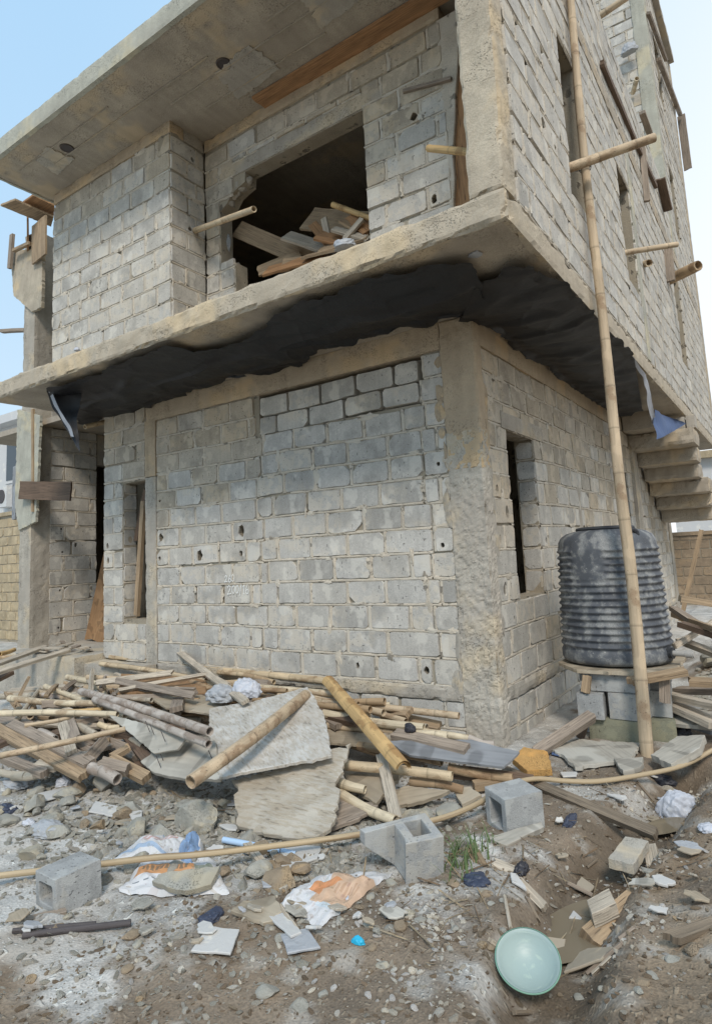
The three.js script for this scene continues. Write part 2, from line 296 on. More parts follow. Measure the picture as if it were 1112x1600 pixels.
function plank(a, b, w, t, roll = 0, seed = 1, ragged = 0.02, up0) { // sawn board from a to b, w wide, t thick, ends uneven
  const A = V(a), B = V(b), T = B.clone().sub(A), L = T.length(); T.normalize(); const q = rng(seed * 31 + 9);
  const up = new THREE.Vector3(0, 1, 0); if (up0) up.set(...up0); else if (Math.abs(T.y) > 0.92) up.set(0, 0, 1);
  const S = new THREE.Vector3().crossVectors(T, up).normalize(), N = new THREE.Vector3().crossVectors(S, T).normalize();
  S.applyAxisAngle(T, roll); N.applyAxisAngle(T, roll);
  const n = Math.max(2, Math.min(10, Math.round(L / 0.15))), m = 3, P = [], U = [], I = [], bow = rr(-0.008, 0.008, q) * Math.min(1.5, L), ofs = q() * 4, o2 = q() * 4;
  const end = []; for (let k = 0; k <= m; k++) end.push([ragged * (q() - 0.3), ragged * (q() - 0.3)]);
  const pt = (i, k, side) => { const u = i / n; let d = u * L; if (i === 0) d += end[k][0]; if (i === n) d -= end[k][1];
    const s = (k / m - 0.5) * w * (1 - 0.03 * n3(d * 6, k, seed)), h = side * t / 2 + bow * Math.sin(u * Math.PI); return A.clone().addScaledVector(T, d).addScaledVector(S, s).addScaledVector(N, h); };
  const quad = (p, uvs) => { const b0 = P.length / 3; for (const v of p) P.push(v.x, v.y, v.z); for (const v of uvs) U.push(...v); I.push(b0, b0 + 1, b0 + 2, b0, b0 + 2, b0 + 3); };
  const uu = (i, s) => [i / n * L / 0.8 + ofs, s / 0.4 + o2];
  for (let i = 0; i < n; i++) { for (let k = 0; k < m; k++) for (const sd of [1, -1]) {
      const c = [pt(i, k, sd), pt(i + 1, k, sd), pt(i + 1, k + 1, sd), pt(i, k + 1, sd)], u = [uu(i, k / m * w), uu(i + 1, k / m * w), uu(i + 1, (k + 1) / m * w), uu(i, (k + 1) / m * w)];
      sd > 0 ? quad(c.reverse(), u.reverse()) : quad(c, u); }
    for (const k of [0, m]) { const c = [pt(i, k, -1), pt(i + 1, k, -1), pt(i + 1, k, 1), pt(i, k, 1)], u = [uu(i, 0), uu(i + 1, 0), uu(i + 1, t), uu(i, t)]; k ? quad(c, u) : quad(c.reverse(), u.reverse()); } }
  for (const i of [0, n]) for (let k = 0; k < m; k++) { const c = [pt(i, k, -1), pt(i, k, 1), pt(i, k + 1, 1), pt(i, k + 1, -1)], u = [[0, 0], [0.02, 0], [0.02, 0.05], [0, 0.05]]; i ? quad(c.reverse(), u) : quad(c, u); }
  return flat(raw(P, I, U));
}
function sheet(poly, t = 0.014, jag = 0.008, seed = 1, per = 1.0, turn = false) { // rigid broken board through a ring of points; edges jagged, thickness real
  const pts = poly.map(V), c = pts.reduce((s, p) => s.add(p), new THREE.Vector3()).divideScalar(pts.length), N = new THREE.Vector3();
  for (let i = 0; i < pts.length; i++) { const a = pts[i].clone().sub(c), b = pts[(i + 1) % pts.length].clone().sub(c); N.add(a.cross(b)); } N.normalize(); if (N.y < 0) { pts.reverse(); N.negate(); }
  const X = pts[1].clone().sub(pts[0]); X.addScaledVector(N, -X.dot(N)).normalize(); const Y = new THREE.Vector3().crossVectors(N, X), q = rng(seed * 13 + 3), ring = [];
  for (let i = 0; i < pts.length; i++) {
    const a = pts[i], b = pts[(i + 1) % pts.length], n = Math.max(2, Math.round(a.distanceTo(b) / 0.035));
    for (let k = 0; k < n; k++) { const p = a.clone().lerp(b, k / n).sub(c), j = k ? jag * (q() + q() + (q() < 0.12 ? 2.2 * q() : 0) - 1) : 0; ring.push(new THREE.Vector2(p.dot(X) + j, p.dot(Y) + jag * (q() - 0.5))); }
  }
  let g = new THREE.ExtrudeGeometry(new THREE.Shape(ring), { depth: t, bevelEnabled: true, bevelSize: 0.003, bevelThickness: 0.003, bevelSegments: 1, steps: 1 });
  g = g.index ? g.toNonIndexed() : g; g = uvBox(g, per, q(), q()); if (turn) { const w = g.attributes.uv; for (let i = 0; i < w.count; i++) w.setXY(i, w.getY(i), w.getX(i)); }
  const m = new THREE.Matrix4().makeBasis(X, Y, N); m.setPosition(c); g.applyMatrix4(m); g.computeVertexNormals(); return g;
}
function chunk(seed, sx, sy, sz, detail = 1, cuts = 7) { // angular broken lump
  const q = rng(seed * 71 + 1); let g = new THREE.IcosahedronGeometry(1, detail + 1); g.deleteAttribute('normal'); g.deleteAttribute('uv'); g = mergeVertices(g, 1e-4);
  const pl = []; for (let i = 0; i < cuts; i++) { const v = new THREE.Vector3(q() - 0.5, q() - 0.5, q() - 0.5).normalize(); pl.push([v, 0.45 + 0.35 * q()]); }
  const p = g.attributes.position, v = new THREE.Vector3();
  for (let i = 0; i < p.count; i++) { v.fromBufferAttribute(p, i); for (const [n, d] of pl) { const e = v.dot(n) - d; if (e > 0) v.addScaledVector(n, -e); } v.multiplyScalar(1 + 0.10 * (n3(v.x * 3 + seed, v.y * 3, v.z * 3) - 0.5)); p.setXYZ(i, v.x * sx, v.y * sy, v.z * sz); }
  return uvBox(flat(g), 0.6, q(), q());
}
function crumple(c, sx, sy, sz, seed, ridge = 0.35, detail = 5, per = 0.5, base = 0) { // crushed bag: ridged folds, flat underside
  let g = new THREE.IcosahedronGeometry(1, detail * 5); g.deleteAttribute('normal'); g.deleteAttribute('uv'); g = mergeVertices(g, 1e-4);
  const p = g.attributes.position, v = new THREE.Vector3(), uv = new Float32Array(p.count * 2);
  for (let i = 0; i < p.count; i++) { v.fromBufferAttribute(p, i);
    const r = Math.abs(f3(v.x * 1.6 + seed, v.y * 1.6, v.z * 1.6, 2) - 0.5) * 2, r2 = Math.abs(f3(v.x * 3.1 + seed * 2, v.y * 3.1, v.z * 3.1, 2) - 0.5) * 2, lo = f3(v.x * 1.1 + seed * 3, v.y, v.z * 1.1, 2) - 0.5;
    const k = 1 + ridge * (1.0 * lo - 0.9 * (0.35 - r) * 0.8) - ridge * 0.42 * (0.3 - r2); const y = v.y < base ? base + (v.y - base) * 0.12 : v.y;
    uv[i * 2] = 0.5 + 0.5 * v.x * k; uv[i * 2 + 1] = 0.5 + 0.5 * v.z * k; p.setXYZ(i, c[0] + v.x * k * sx, c[1] + y * k * sy, c[2] + v.z * k * sz); }
  g.setAttribute('uv', new THREE.BufferAttribute(uv, 2)); g.computeVertexNormals(); if (per) { g = uvBox(g.toNonIndexed(), per); } return g;
}
function resample(pts, n) { const c = new THREE.CatmullRomCurve3(pts.map(V), false, 'catmullrom', 0.2), o = []; for (let i = 0; i <= n; i++) o.push(c.getPointAt(i / n)); return o; }
function loft(A, B, nu, nv, disp, per = 1) { // cloth between two edge lines; disp(u, v, p) moves the points
  const a = resample(A, nu), b = resample(B, nu), P = [], U = [], I = [];
  for (let i = 0; i <= nu; i++) for (let j = 0; j <= nv; j++) { const p = a[i].clone().lerp(b[i], j / nv); U.push(p.x / per, p.z / per); disp(i / nu, j / nv, p); P.push(p.x, p.y, p.z); }
  for (let i = 0; i < nu; i++) for (let j = 0; j < nv; j++) { const k = i * (nv + 1) + j; I.push(k, k + nv + 1, k + 1, k + 1, k + nv + 1, k + nv + 2); }
  const g = raw(P, I, U); g.computeVertexNormals(); return g;
}
function tube(pts, r, seg = 40, rad = 8, per = 0.5) { const g = new THREE.TubeGeometry(new THREE.CatmullRomCurve3(pts.map(V), false, 'centripetal'), seg, r, rad); return g; }
const merge = (l) => mergeGeometries(l.map((g) => { const q = g.index ? g.toNonIndexed() : g; for (const k of Object.keys(q.attributes)) if (!['position', 'normal', 'uv', 'color'].includes(k)) q.deleteAttribute(k); return q; }));

// ---------------------------------------------------------------- ground
const trench = [[1.393, -0.06, -0.11], [1.341, -0.1, 0.581], [1.235, -0.12, 1.148], [1.187, -0.13, 1.569], [1.16, -0.14, 1.975], [1.205, -0.14, 2.39], [1.271, -0.14, 2.848]];
function dSeg(px, pz, a, b) { const x = b[0] - a[0], z = b[2] - a[2], t = clamp(((px - a[0]) * x + (pz - a[2]) * z) / (x * x + z * z)); return Math.hypot(px - a[0] - x * t, pz - a[2] - z * t); }
function H(x, z) { // height of the ground
  const far = Math.hypot(x + 2, z - 1), near = 1 - smooth(9, 16, far);
  let h = 0.10 * (f3(x * 0.7, 3, z * 0.7, 3) - 0.5);
  h += near * (0.055 * (f3(x * 3.1, 8, z * 3.1, 4) - 0.5) + 0.030 * (Math.abs(f3(x * 9, 5, z * 9, 3) - 0.5) * 2 - 0.35));
  let t = 9; for (let i = 0; i + 1 < trench.length; i++) t = Math.min(t, dSeg(x, z, trench[i], trench[i + 1]));
  h -= 0.17 * (1 - smooth(0.06, 0.30, t + 0.05 * (n3(x * 7, 2, z * 7) - 0.5)));
  h += 0.09 * smooth(1.45, 1.8, x - 0.15 * (z - 1.5)) * smooth(-0.2, 0.6, z);                    // bank right of the ditch
  h += 0.14 * Math.exp(-((x + 2.3) ** 2 / 3.2 + (z - 0.55) ** 2 / 0.5)) + 0.10 * Math.exp(-((x + 3.6) ** 2 / 1.5 + (z - 1.4) ** 2 / 0.6));   // rubble bed under the heap
  h += 0.50 * Math.exp(-((x - 1.9) ** 2 / 0.5 + (z + 4.6) ** 2 / 2.2));                            // rubble mound behind the tank
  if (z < 0.05) h = lerp(h, x < 0 ? -0.05 : h, smooth(0.05, -0.15, z) * smooth(0.1, -0.1, x));
  return h;
}
{
  const xs = [], zs = [], fill = (o, a, b, d) => { for (let x = a; x < b - 1e-6; x += d) o.push(x); };
  const out = [500, 220, 110, 60, 36, 22, 15];
  for (const v of out) xs.push(-v - 6); fill(xs, -14, -6, 0.3); fill(xs, -6, 3.2, 0.032); fill(xs, 3.2, 8, 0.4); for (const v of out.slice().reverse()) xs.push(v);
  for (const v of out) zs.push(-v); fill(zs, -12, -2, 0.25); fill(zs, -2, 4.6, 0.032); fill(zs, 4.6, 8, 0.3); for (const v of out.slice().reverse()) zs.push(v);
  const P = [], C = [], U = [], I = [], n = zs.length;
  for (const x of xs) for (const z of zs) {
    const y = H(x, z); P.push(x, y, z); U.push(x / 2.3, z / 2.3);
    // grey cement and sand spilt on the left, brown earth elsewhere, ochre subsoil on the bank
    const e = f3(x * 1.7, 1, z * 1.7, 4) - 0.5, e2 = f3(x * 6, 9, z * 6, 3) - 0.5;
    const grey = smooth(-0.08, 0.10, -0.16 * (x + 0.35) - 0.04 * (z - 2.9) + 0.9 * e + 0.35 * e2 + 0.02);
    const och = smooth(0.03, 0.16, 0.5 * (x - 1.5) + 0.8 * e + 0.3 * e2 - 0.06 * (2.0 - z));
    let c = mix([0.355, 0.29, 0.22], [0.82, 0.83, 0.81], grey); c = mix(c, [0.46, 0.365, 0.26], och * 0.8);
    let t = 9; for (let i = 0; i + 1 < trench.length; i++) t = Math.min(t, dSeg(x, z, trench[i], trench[i + 1]));
    c = mix(c, [0.20, 0.16, 0.115], 0.9 * (1 - smooth(0.08, 0.26, t + 0.3 * e2)));
    c = mix(c, [0.64, 0.63, 0.59], 0.6 * smooth(0.10, 0.17, e2 + 0.4 * (f3(x * 2.4, 30, z * 2.4, 3) - 0.5) - 0.02));
    C.push(...c);
  }
  for (let i = 0; i + 1 < xs.length; i++) for (let j = 0; j + 1 < n; j++) { const k = i * n + j; I.push(k, k + 1, k + n, k + 1, k + n + 1, k + n); }
  const g = raw(P, I, U); g.setAttribute('color', new THREE.Float32BufferAttribute(C, 3)); g.computeVertexNormals();
  top(new THREE.Mesh(g, M.soil), 'ground', 'bare earth yard of grey cement dust and brown mud', undefined, undefined, 'structure');
  const w = new THREE.Mesh(new THREE.CircleGeometry(1, 40).rotateX(-Math.PI / 2), M.water); w.position.set(...[1.184, -0.125, 2.055]); w.scale.set(0.16, 1, 0.36); w.rotation.y = -0.3;
  top(w, 'puddle', 'muddy water standing in the ditch', undefined, undefined, 'structure');
  const w2 = new THREE.Mesh(new THREE.CircleGeometry(1, 40).rotateX(-Math.PI / 2), M.water); w2.position.set(...[1.348, -0.12, 0.688]); w2.scale.set(0.09, 1, 0.20); w2.rotation.y = -0.5;
  top(w2, 'puddle', 'small muddy pool below the white bag', undefined, undefined, 'structure');
}

// ---------------------------------------------------------------- the unfinished building
const B = new THREE.Group(); top(B, 'unfinished_building', 'unfinished grey block house with bare concrete slabs and open windows', 'building');
const frame = (O, U, N) => new THREE.Matrix4().makeBasis(V(U), new THREE.Vector3(0, 1, 0), V(N)).setPosition(O[0], O[1], O[2]);
const FZ = (x, z) => frame([x, 0, z], [1, 0, 0], [0, 0, 1]), FX = (x, z) => frame([x, 0, z], [0, 0, -1], [1, 0, 0]); // facing +z; facing +x (u runs to -z)
const allBlocks = [];
function blob(u, v, ru, rv, seed, n = 11) { const q = rng(seed), o = []; for (let i = 0; i < n; i++) { const a = -i / n * Math.PI * 2, k = 0.8 + 0.4 * q(); o.push(new THREE.Vector2(u + Math.cos(a) * ru * k, v + Math.sin(a) * rv * k)); } return o; }
function blockGeo(a, b, c, d, seed, depth, holes) { // one sandcrete block: worn corners, rubbed arris, face proud of the joint
  const q = rng(seed * 3 + 17), w = c - a, h = d - b, r = Math.min(0.03, w * 0.22, h * 0.22) * (0.25 + 0.6 * q()), ring = [];
  const chip = q() < 0.3 ? Math.floor(q() * 4) : -1, cs = [[c - r, d - r, 0], [a + r, d - r, 1], [a + r, b + r, 2], [c - r, b + r, 3]];
  const j = () => (q() - 0.5) * 0.010;
  for (const [x, y, k] of cs) { const rk = k === chip ? Math.min(0.09, r * (1.5 + 2.2 * q())) : r, bx = x + (k === 0 || k === 3 ? r - rk : rk - r), by = y + (k < 2 ? r - rk : rk - r);
    for (let s = 0; s < 2; s++) { const t = (k + s) * Math.PI / 2; ring.push([bx + Math.cos(t) * rk + j(), by + Math.sin(t) * rk + j()]); }
    const nx = cs[(k + 1) % 4]; if (k % 2) ring.push([(k === 1 ? a : c) + j() * 0.9, lerp(y, nx[1], 0.4 + 0.2 * q())]); else if (w > 0.2) for (const m of [0.25, 0.5, 0.75]) ring.push([lerp(x, nx[0], m) + j(), (k === 0 ? d : b) + j() * 0.9]); }
  const f = 0.001 + 0.008 * q(), tx = (q() - 0.5) * 0.014, ty = (q() - 0.5) * 0.016, F = (x, y) => f + tx * (x - (a + c) / 2) / w + ty * (y - (b + d) / 2) / 0.24;
  const tri = [], ins = 0.007, cx = (a + c) / 2, cy = (b + d) / 2, inner = ring.map(([x, y]) => [cx + (x - cx) * (1 - 2 * ins / w), cy + (y - cy) * (1 - 2 * ins / h)]), P = [];
  const push = (...v) => { for (const [x, y, z] of v) P.push(x, y, z); };
  if (holes && holes.length) {
    const sh = inner.map(([x, y]) => new THREE.Vector2(x, y)), fa = THREE.ShapeUtils.triangulateShape(sh, holes), pts = sh.concat(...holes);
    for (const t of fa) push(...t.map((i) => [pts[i].x, pts[i].y, F(pts[i].x, pts[i].y)]));
    for (const hl of holes) hl.forEach((p, i) => { const n = hl[(i + 1) % hl.length], z = F(p.x, p.y), z2 = F(n.x, n.y); push([p.x, p.y, z], [n.x, n.y, z2], [n.x, n.y, -0.03], [p.x, p.y, z], [n.x, n.y, -0.03], [p.x, p.y, -0.03]); });
  } else for (let i = 1; i + 1 < inner.length; i++) push(...[0, i, i + 1].map((k) => [...inner[k], F(...inner[k])]));
  for (let i = 0; i < ring.length; i++) { const k = (i + 1) % ring.length, p = inner[i], n = inner[k], P0 = ring[i], N0 = ring[k];
    push([...p, F(...p)], [...P0, -depth], [...N0, -depth], [...p, F(...p)], [...N0, -depth], [...n, F(...n)]); }
  const g = new THREE.BufferGeometry(); g.setAttribute('position', new THREE.Float32BufferAttribute(P, 3)); g.computeVertexNormals();
  return uvBox(g, 1.7, q() * 3, q() * 3);
}
let bseed = 1;
function warp(g, sd) { const p = g.attributes.position; for (let i = 0; i < p.count; i++) { const u = p.getX(i), v = p.getY(i); p.setXY(i, u + 0.016 * (f3(u * 1.3, v * 2.4, sd, 2) - 0.5), v + 0.040 * (f3(u * 0.9, v * 1.3, sd + 5, 2) - 0.5)); p.setZ(i, p.getZ(i) + 0.012 * (f3(u * 1.7, v * 1.7, sd + 9, 2) - 0.5)); } return g; }
function blockWall(name, F, o) {
  const { u0, u1, v0, v1, rowH = 0.24, openings = [], holes = [], thick = 0.2, backMat = M.backing, phase = 0, deep = 0.016, joint = 0.029, bed = 0.022, warm = 0.3, seed = 1, skip, L = 0.468, blocks = true, bu0 = u0, bu1 = u1, label, backing = true } = o;
  const q = rng(seed * 101 + 7), mort = [], list = [], rects = openings.flatMap((p) => p.rects ?? [p]);
  const strip = (a, b, along, hw, r) => { // rough mortar joint; along: centre v of a bed joint, or [u, v0, v1] of a head joint
    const head = Array.isArray(along), len = head ? along[2] - along[1] : b - a, n = Math.max(2, Math.round(len / 0.045)), P = [], I = [];
    for (let i = 0; i <= n; i++) { const t = i / n, z = 0.0035 + 0.012 * (f3((head ? along[1] + t * len : a + t * len) * 9, (head ? along[0] : along) * 7, seed, 2) - 0.55);
      for (let k = 0; k < 4; k++) { const e = (k / 1.5 - 1) * hw * (0.85 + 0.75 * r()), zz = k === 0 || k === 3 ? -0.010 : z; head ? P.push(along[0] + e, along[1] + t * len, zz) : P.push(a + t * len, along + e, zz); } }
    for (let i = 0; i < n; i++) for (let k = 0; k < 3; k++) { const m = i * 4 + k; head ? I.push(m, m + 1, m + 4, m + 1, m + 5, m + 4) : I.push(m, m + 4, m + 1, m + 1, m + 4, m + 5); }
    if (r() < 0.07 && len < 1.2) return; const g = raw(P, I); mort.push(uvBox(flat(g), 1.5)); };
  const r0 = Math.floor((v0 - phase) / rowH + 1e-6);
  if (blocks) for (let row = r0, v = phase + r0 * rowH; v < v1 - 0.03; row++, v += rowH) {
    const a = Math.max(v, v0), b = Math.min(v + rowH, v1); if (b - a < 0.05) continue;
    const tooth = (k) => (k ? 0.16 * (h3(row, k, 5) - 0.5) : 0), e0 = bu0 + tooth(o.t0), e1 = bu1 + tooth(o.t1), cuts = [e0, e1]; for (const r of rects) if (r.v0 < b - 0.01 && r.v1 > a + 0.01) cuts.push(clamp(r.u0, e0, e1), clamp(r.u1, e0, e1)); cuts.sort((x, y) => x - y);
    for (let i = 0; i + 1 < cuts.length; i++) {
      const x0 = cuts[i], x1 = cuts[i + 1]; if (x1 - x0 < 0.04) continue; let segs = [[a, b]]; const mid = (x0 + x1) / 2;
      for (const r of rects) if (mid > r.u0 && mid < r.u1) segs = segs.flatMap(([p, s]) => r.v0 >= s || r.v1 <= p ? [[p, s]] : [[p, r.v0], [r.v1, s]]).filter(([p, s]) => s - p > 0.07);
      for (const [p, s] of segs) {
        let x = x0, first = true; const off = (row % 2 ? 0.5 : 0) + 0.16 * (q() - 0.5);
        for (let sx = x0; sx < x1 - 0.02; ) { const e = Math.min(x1, sx + 0.4 + 0.7 * q()); strip(sx, e, p, bed * 0.66, q); sx = e; } if (o.t0 && x0 === e0) strip(0, 0, [x0, p + 0.01, s - 0.01], joint * 0.6, q);
        while (x < x1 - 0.045) { let l = first ? L * (off > 0.2 ? 0.52 + 0.1 * (q() - 0.5) : 1 - 0.2 * q()) : L * (0.965 + 0.07 * q()); first = false; if (x1 - x - l < 0.10) l = x1 - x;
          const jj = joint * (0.7 + 0.8 * q()), e = x + l; list.push([x + (x === x0 ? 0.004 : jj / 2), p + bed * (0.35 + 0.3 * q()), e - (e >= x1 - 1e-6 ? 0.004 : jj / 2), s - bed * (0.35 + 0.3 * q()), row]);
          if (e < x1 - 1e-6) strip(0, 0, [e, p + 0.01, s - 0.01], joint * 0.7, q); x = e; }
      }
    }
  }
  if (o.mortar !== false) for (const t of list) if (q() < 0.62) { // smears of mortar dragged over the block faces
    const e = q() < 0.5, cu = e ? lerp(t[0], t[2], q()) : (q() < 0.5 ? t[0] : t[2]), cv = e ? (q() < 0.6 ? t[3] : t[1]) : lerp(t[1], t[3], q()), ru = e ? 0.04 + 0.10 * q() : 0.02 + 0.03 * q(), rv = e ? 0.012 + 0.026 * q() : 0.04 + 0.06 * q(), n = 14, P = [cu, cv, 0.012], I = [];
    for (let i = 0; i < n; i++) { const an = i / n * 6.2832, k = 0.55 + 0.75 * q(); P.push(clamp(cu + Math.cos(an) * ru * k, u0 + 0.005, u1 - 0.005), cv + Math.sin(an) * rv * k, 0.002 + 0.006 * q()); I.push(0, 1 + i, 1 + (i + 1) % n); }
    const inOp = rects.some((r) => cu > r.u0 - ru && cu < r.u1 + ru && cv > r.v0 - rv && cv < r.v1 + rv); if (!inOp && !(t.near)) mort.push(uvBox(flat(raw(P, I)), 1.5, q(), q())); }
  const hs = []; // holes are shifted to lie inside a block
  for (const [hu, hv, ru, rv] of holes) { let best = null, bd = 9; for (const t of list) { const d = Math.max(t[0] - hu, hu - t[2], 0) + Math.max(t[1] - hv, hv - t[3], 0); if (d < bd && t[2] - t[0] > 2.9 * ru) { bd = d; best = t; } }
    if (!best || bd > 0.3) continue; const m = 0.016, RU = Math.min(ru, (best[2] - best[0]) / 2 / 1.22 - m), RV = Math.min(rv, (best[3] - best[1]) / 2 / 1.22 - m), U0 = clamp(hu, best[0] + m + RU * 1.2, best[2] - m - RU * 1.2), V0 = clamp(hv, best[1] + m + RV * 1.2, best[3] - m - RV * 1.2), pts = blob(U0, V0, RU, RV, bseed += 3); hs.push(pts); (best.h ??= []).push(pts); }
  let wall;
  if (backing) {
    const s = new THREE.Shape([new THREE.Vector2(u0, v0), new THREE.Vector2(u1, v0), new THREE.Vector2(u1, v1), new THREE.Vector2(u0, v1)]);
    for (const op of openings) { const p = op.poly ?? [[op.u0, op.v0], [op.u0, op.v1], [op.u1, op.v1], [op.u1, op.v0]]; s.holes.push(new THREE.Path(p.map(([x, y]) => new THREE.Vector2(x, y)))); }
    for (const p of hs) s.holes.push(new THREE.Path(p));
    const g = new THREE.ExtrudeGeometry(s, { depth: thick, bevelEnabled: false }); g.translate(0, 0, -thick - deep); g.applyMatrix4(F);
    wall = part(B, name, uvBox(g, 1.5), backMat, label);
  } else { wall = part(B, name, box(0, 0, 0, 0.01, 0.01, 0.01).translate(-3, 1, -3), backMat); }
  if (o.mortar !== false && mort.length) { const g = warp(merge(mort), seed); g.computeVertexNormals(); g.applyMatrix4(F); part(wall, 'mortar', g, M.mortar).userData.kind = 'stuff'; }
  for (const t of list) { if (skip && skip(t)) continue; const seedB = bseed++, g = blockGeo(t[0], t[1], t[2], t[3], seedB, deep + 0.003, t.h), rb = rng(seedB * 7 + 1), k = 0.94 + 0.11 * rb(), wm = clamp(warm + 0.4 * (rb() - 0.5));
    const drip = o.dirt ? f3((t[0] + t[2]) * 1.1 + 9, t[1] * 0.5, 4, 3) - (o.dslope ?? 0.22) * (o.dirt - t[3]) : 0, col0 = mul(mix([0.985, 0.985, 0.975], [1.01, 0.965, 0.88], wm), k), col = drip > 0.36 ? mul(mix(col0, [0.98, 0.82, 0.60], 0.35 + 0.35 * rb()), 0.94) : col0, c = new Float32Array(g.attributes.position.count * 3); for (let i = 0; i < c.length; i += 3) c.set(col, i); g.setAttribute('color', new THREE.BufferAttribute(c, 3)); if (!t.h) { warp(g, seed); g.computeVertexNormals(); } g.applyMatrix4(F);
    const pr = (x, y) => new THREE.Vector3(x, y, 0).applyMatrix4(F).project(camera), A = pr(t[0], t[1]), C2 = pr(t[2], t[3]), D = pr(t[0], t[3]);
    const vis = Math.abs(A.x) < 1.1 && A.y < 1.15 && A.z < 1, ar = vis ? Math.abs((C2.x - D.x) * (D.y - A.y) - (C2.y - D.y) * (D.x - A.x)) * 200000 : 0;
    allBlocks.push({ g, wall, ar }); }
  return wall;
}
const W0 = (p) => [p[0], p[1]], WX = (p) => [-p[2], p[1]];
const hole = (p, ru, rv) => [p[0], p[1], ru, rv], holeX = (p, ru, rv) => [-p[2], p[1], ru, rv];

// ground floor, front: between the left end and the corner column
blockWall('block_wall', FZ(0, 0), { u0: -4.54, u1: -2.70, v0: 0.47, v1: 3.605, bu1: -2.71, t1: 1, seed: 2, warm: 0.25, dirt: 3.6,
  holes: [hole([-3.024, 2.092, 0], 0.045, 0.085), hole([-3.74, 1.773, 0], 0.055, 0.07), hole([-4.457, 2.047, 0], 0.045, 0.05), hole([-4.499, 1.778, 0], 0.025, 0.03), hole([-3.035, 1.782, 0], 0.028, 0.035), hole([-4.476, 2.521, 0], 0.022, 0.02)] });
blockWall('block_infill', FZ(0, 0), { u0: -2.70, u1: -0.545, v0: 0.47, v1: 3.125, bu0: -2.69, bu1: -0.565, t0: 1, t1: 2, seed: 3, warm: 0.12, phase: 0.0, label: 'bricked up opening in slightly cleaner grey blocks',
  holes: [hole([-1.468, 0.608, 0], 0.02, 0.035), hole([-0.644, 0.608, 0], 0.032, 0.034)] });
blockWall('block_wall', FZ(0, 0), { u0: -0.545, u1: -0.30, v0: 0.47, v1: 3.605, bu0: -0.545, bu1: -0.33, t0: 2, seed: 4, warm: 0.3, dirt: 3.6, L: 0.32, holes: [hole([-0.439, 2.511, 0], 0.018, 0.02), hole([-0.448, 1.749, 0], 0.022, 0.024)] });
blockWall('block_infill', FZ(0, 0), { u0: -2.72, u1: -0.54, v0: 3.125, v1: 3.575, bu0: -2.68, bu1: -0.585, deep: 0.075, thick: 0.1, joint: 0.022, bed: 0.006, mortar: false, backMat: M.backing, seed: 5, warm: 0.62, phase: 3.12 - 0.24, rowH: 0.228 });
blockWall('block_wall', FZ(0, 0), { u0: -5.69, u1: -4.74, v0: 0.45, v1: 3.86, bu1: -4.77, seed: 7, warm: 0.4, dirt: 3.8, openings: [{ u0: -5.25, u1: -4.775, v0: 1.005, v1: 2.83 }], holes: [hole([-5.593, 1.996, 0], 0.028, 0.045), hole([-5.578, 1.793, 0], 0.028, 0.05)] });
blockWall('jamb', FX(-5.25, 0), { u0: 0.012, u1: 0.215, v0: 1.005, v1: 2.83, deep: 0.004, thick: 0.02, L: 0.3, seed: 9, warm: 0.2, phase: 1.005 - 0.23 , holes: [[0.11, 1.98, 0.035, 0.05]] });
// footings below the ring beam
blockWall('footing', FZ(0, 0), { u0: -4.5, u1: -0.02, v0: -0.12, v1: 0.36, bu1: -0.33, seed: 12, warm: 0.1, phase: -0.12 });
blockWall('footing', FX(0, 0), { u0: 0.02, u1: 10, v0: -0.14, v1: 0.35, bu0: 0.13, seed: 13, warm: 0.25, phase: -0.13 });
// ground floor, right side
blockWall('block_wall', FX(0, 0), { u0: 0.10, u1: 10, v0: 0.47, v1: 3.605, bu0: 0.15, seed: 15, warm: 0.42, dirt: 3.6, dslope: 0.11, openings: [{ u0: 0.66, u1: 1.455, v0: 1.21, v1: 2.865 }, { u0: 5.3, u1: 6.2, v0: 0.52, v1: 2.9 }],
  holes: [holeX([0, 2.229, -0.29], 0.03, 0.05), holeX([0, 2.019, -0.503], 0.04, 0.095), holeX([0, 1.746, -0.286], 0.022, 0.05), holeX([0, 1.253, -0.324], 0.045, 0.09), holeX([0, 1.754, -1.663], 0.03, 0.035), holeX([0, 1.036, -0.471], 0.02, 0.03)] });
blockWall('jamb', FZ(0, -1.455), { u0: -0.212, u1: -0.012, v0: 1.21, v1: 2.865, deep: 0.004, thick: 0.02, L: 0.3, seed: 16, warm: 0.2, phase: 1.21 - 0.24 });
// porch side wall on the left, facing the doorway
blockWall('block_wall', FX(-7.42, 0), { u0: 0.2, u1: 1.02, v0: 0.5, v1: 3.98, seed: 18, warm: 0.3, holes: [[0.42, 2.4, 0.02, 0.02], [0.62, 2.15, 0.03, 0.035], [0.42, 1.98, 0.02, 0.02], [0.40, 1.38, 0.02, 0.02], [0.4, 0.8, 0.02, 0.02]] });
blockWall('block_wall', FX(-7.42, 0), { u0: 0.2, u1: 1.02, v0: 4.09, v1: 7.2, seed: 19, warm: 0.3, blocks: true });
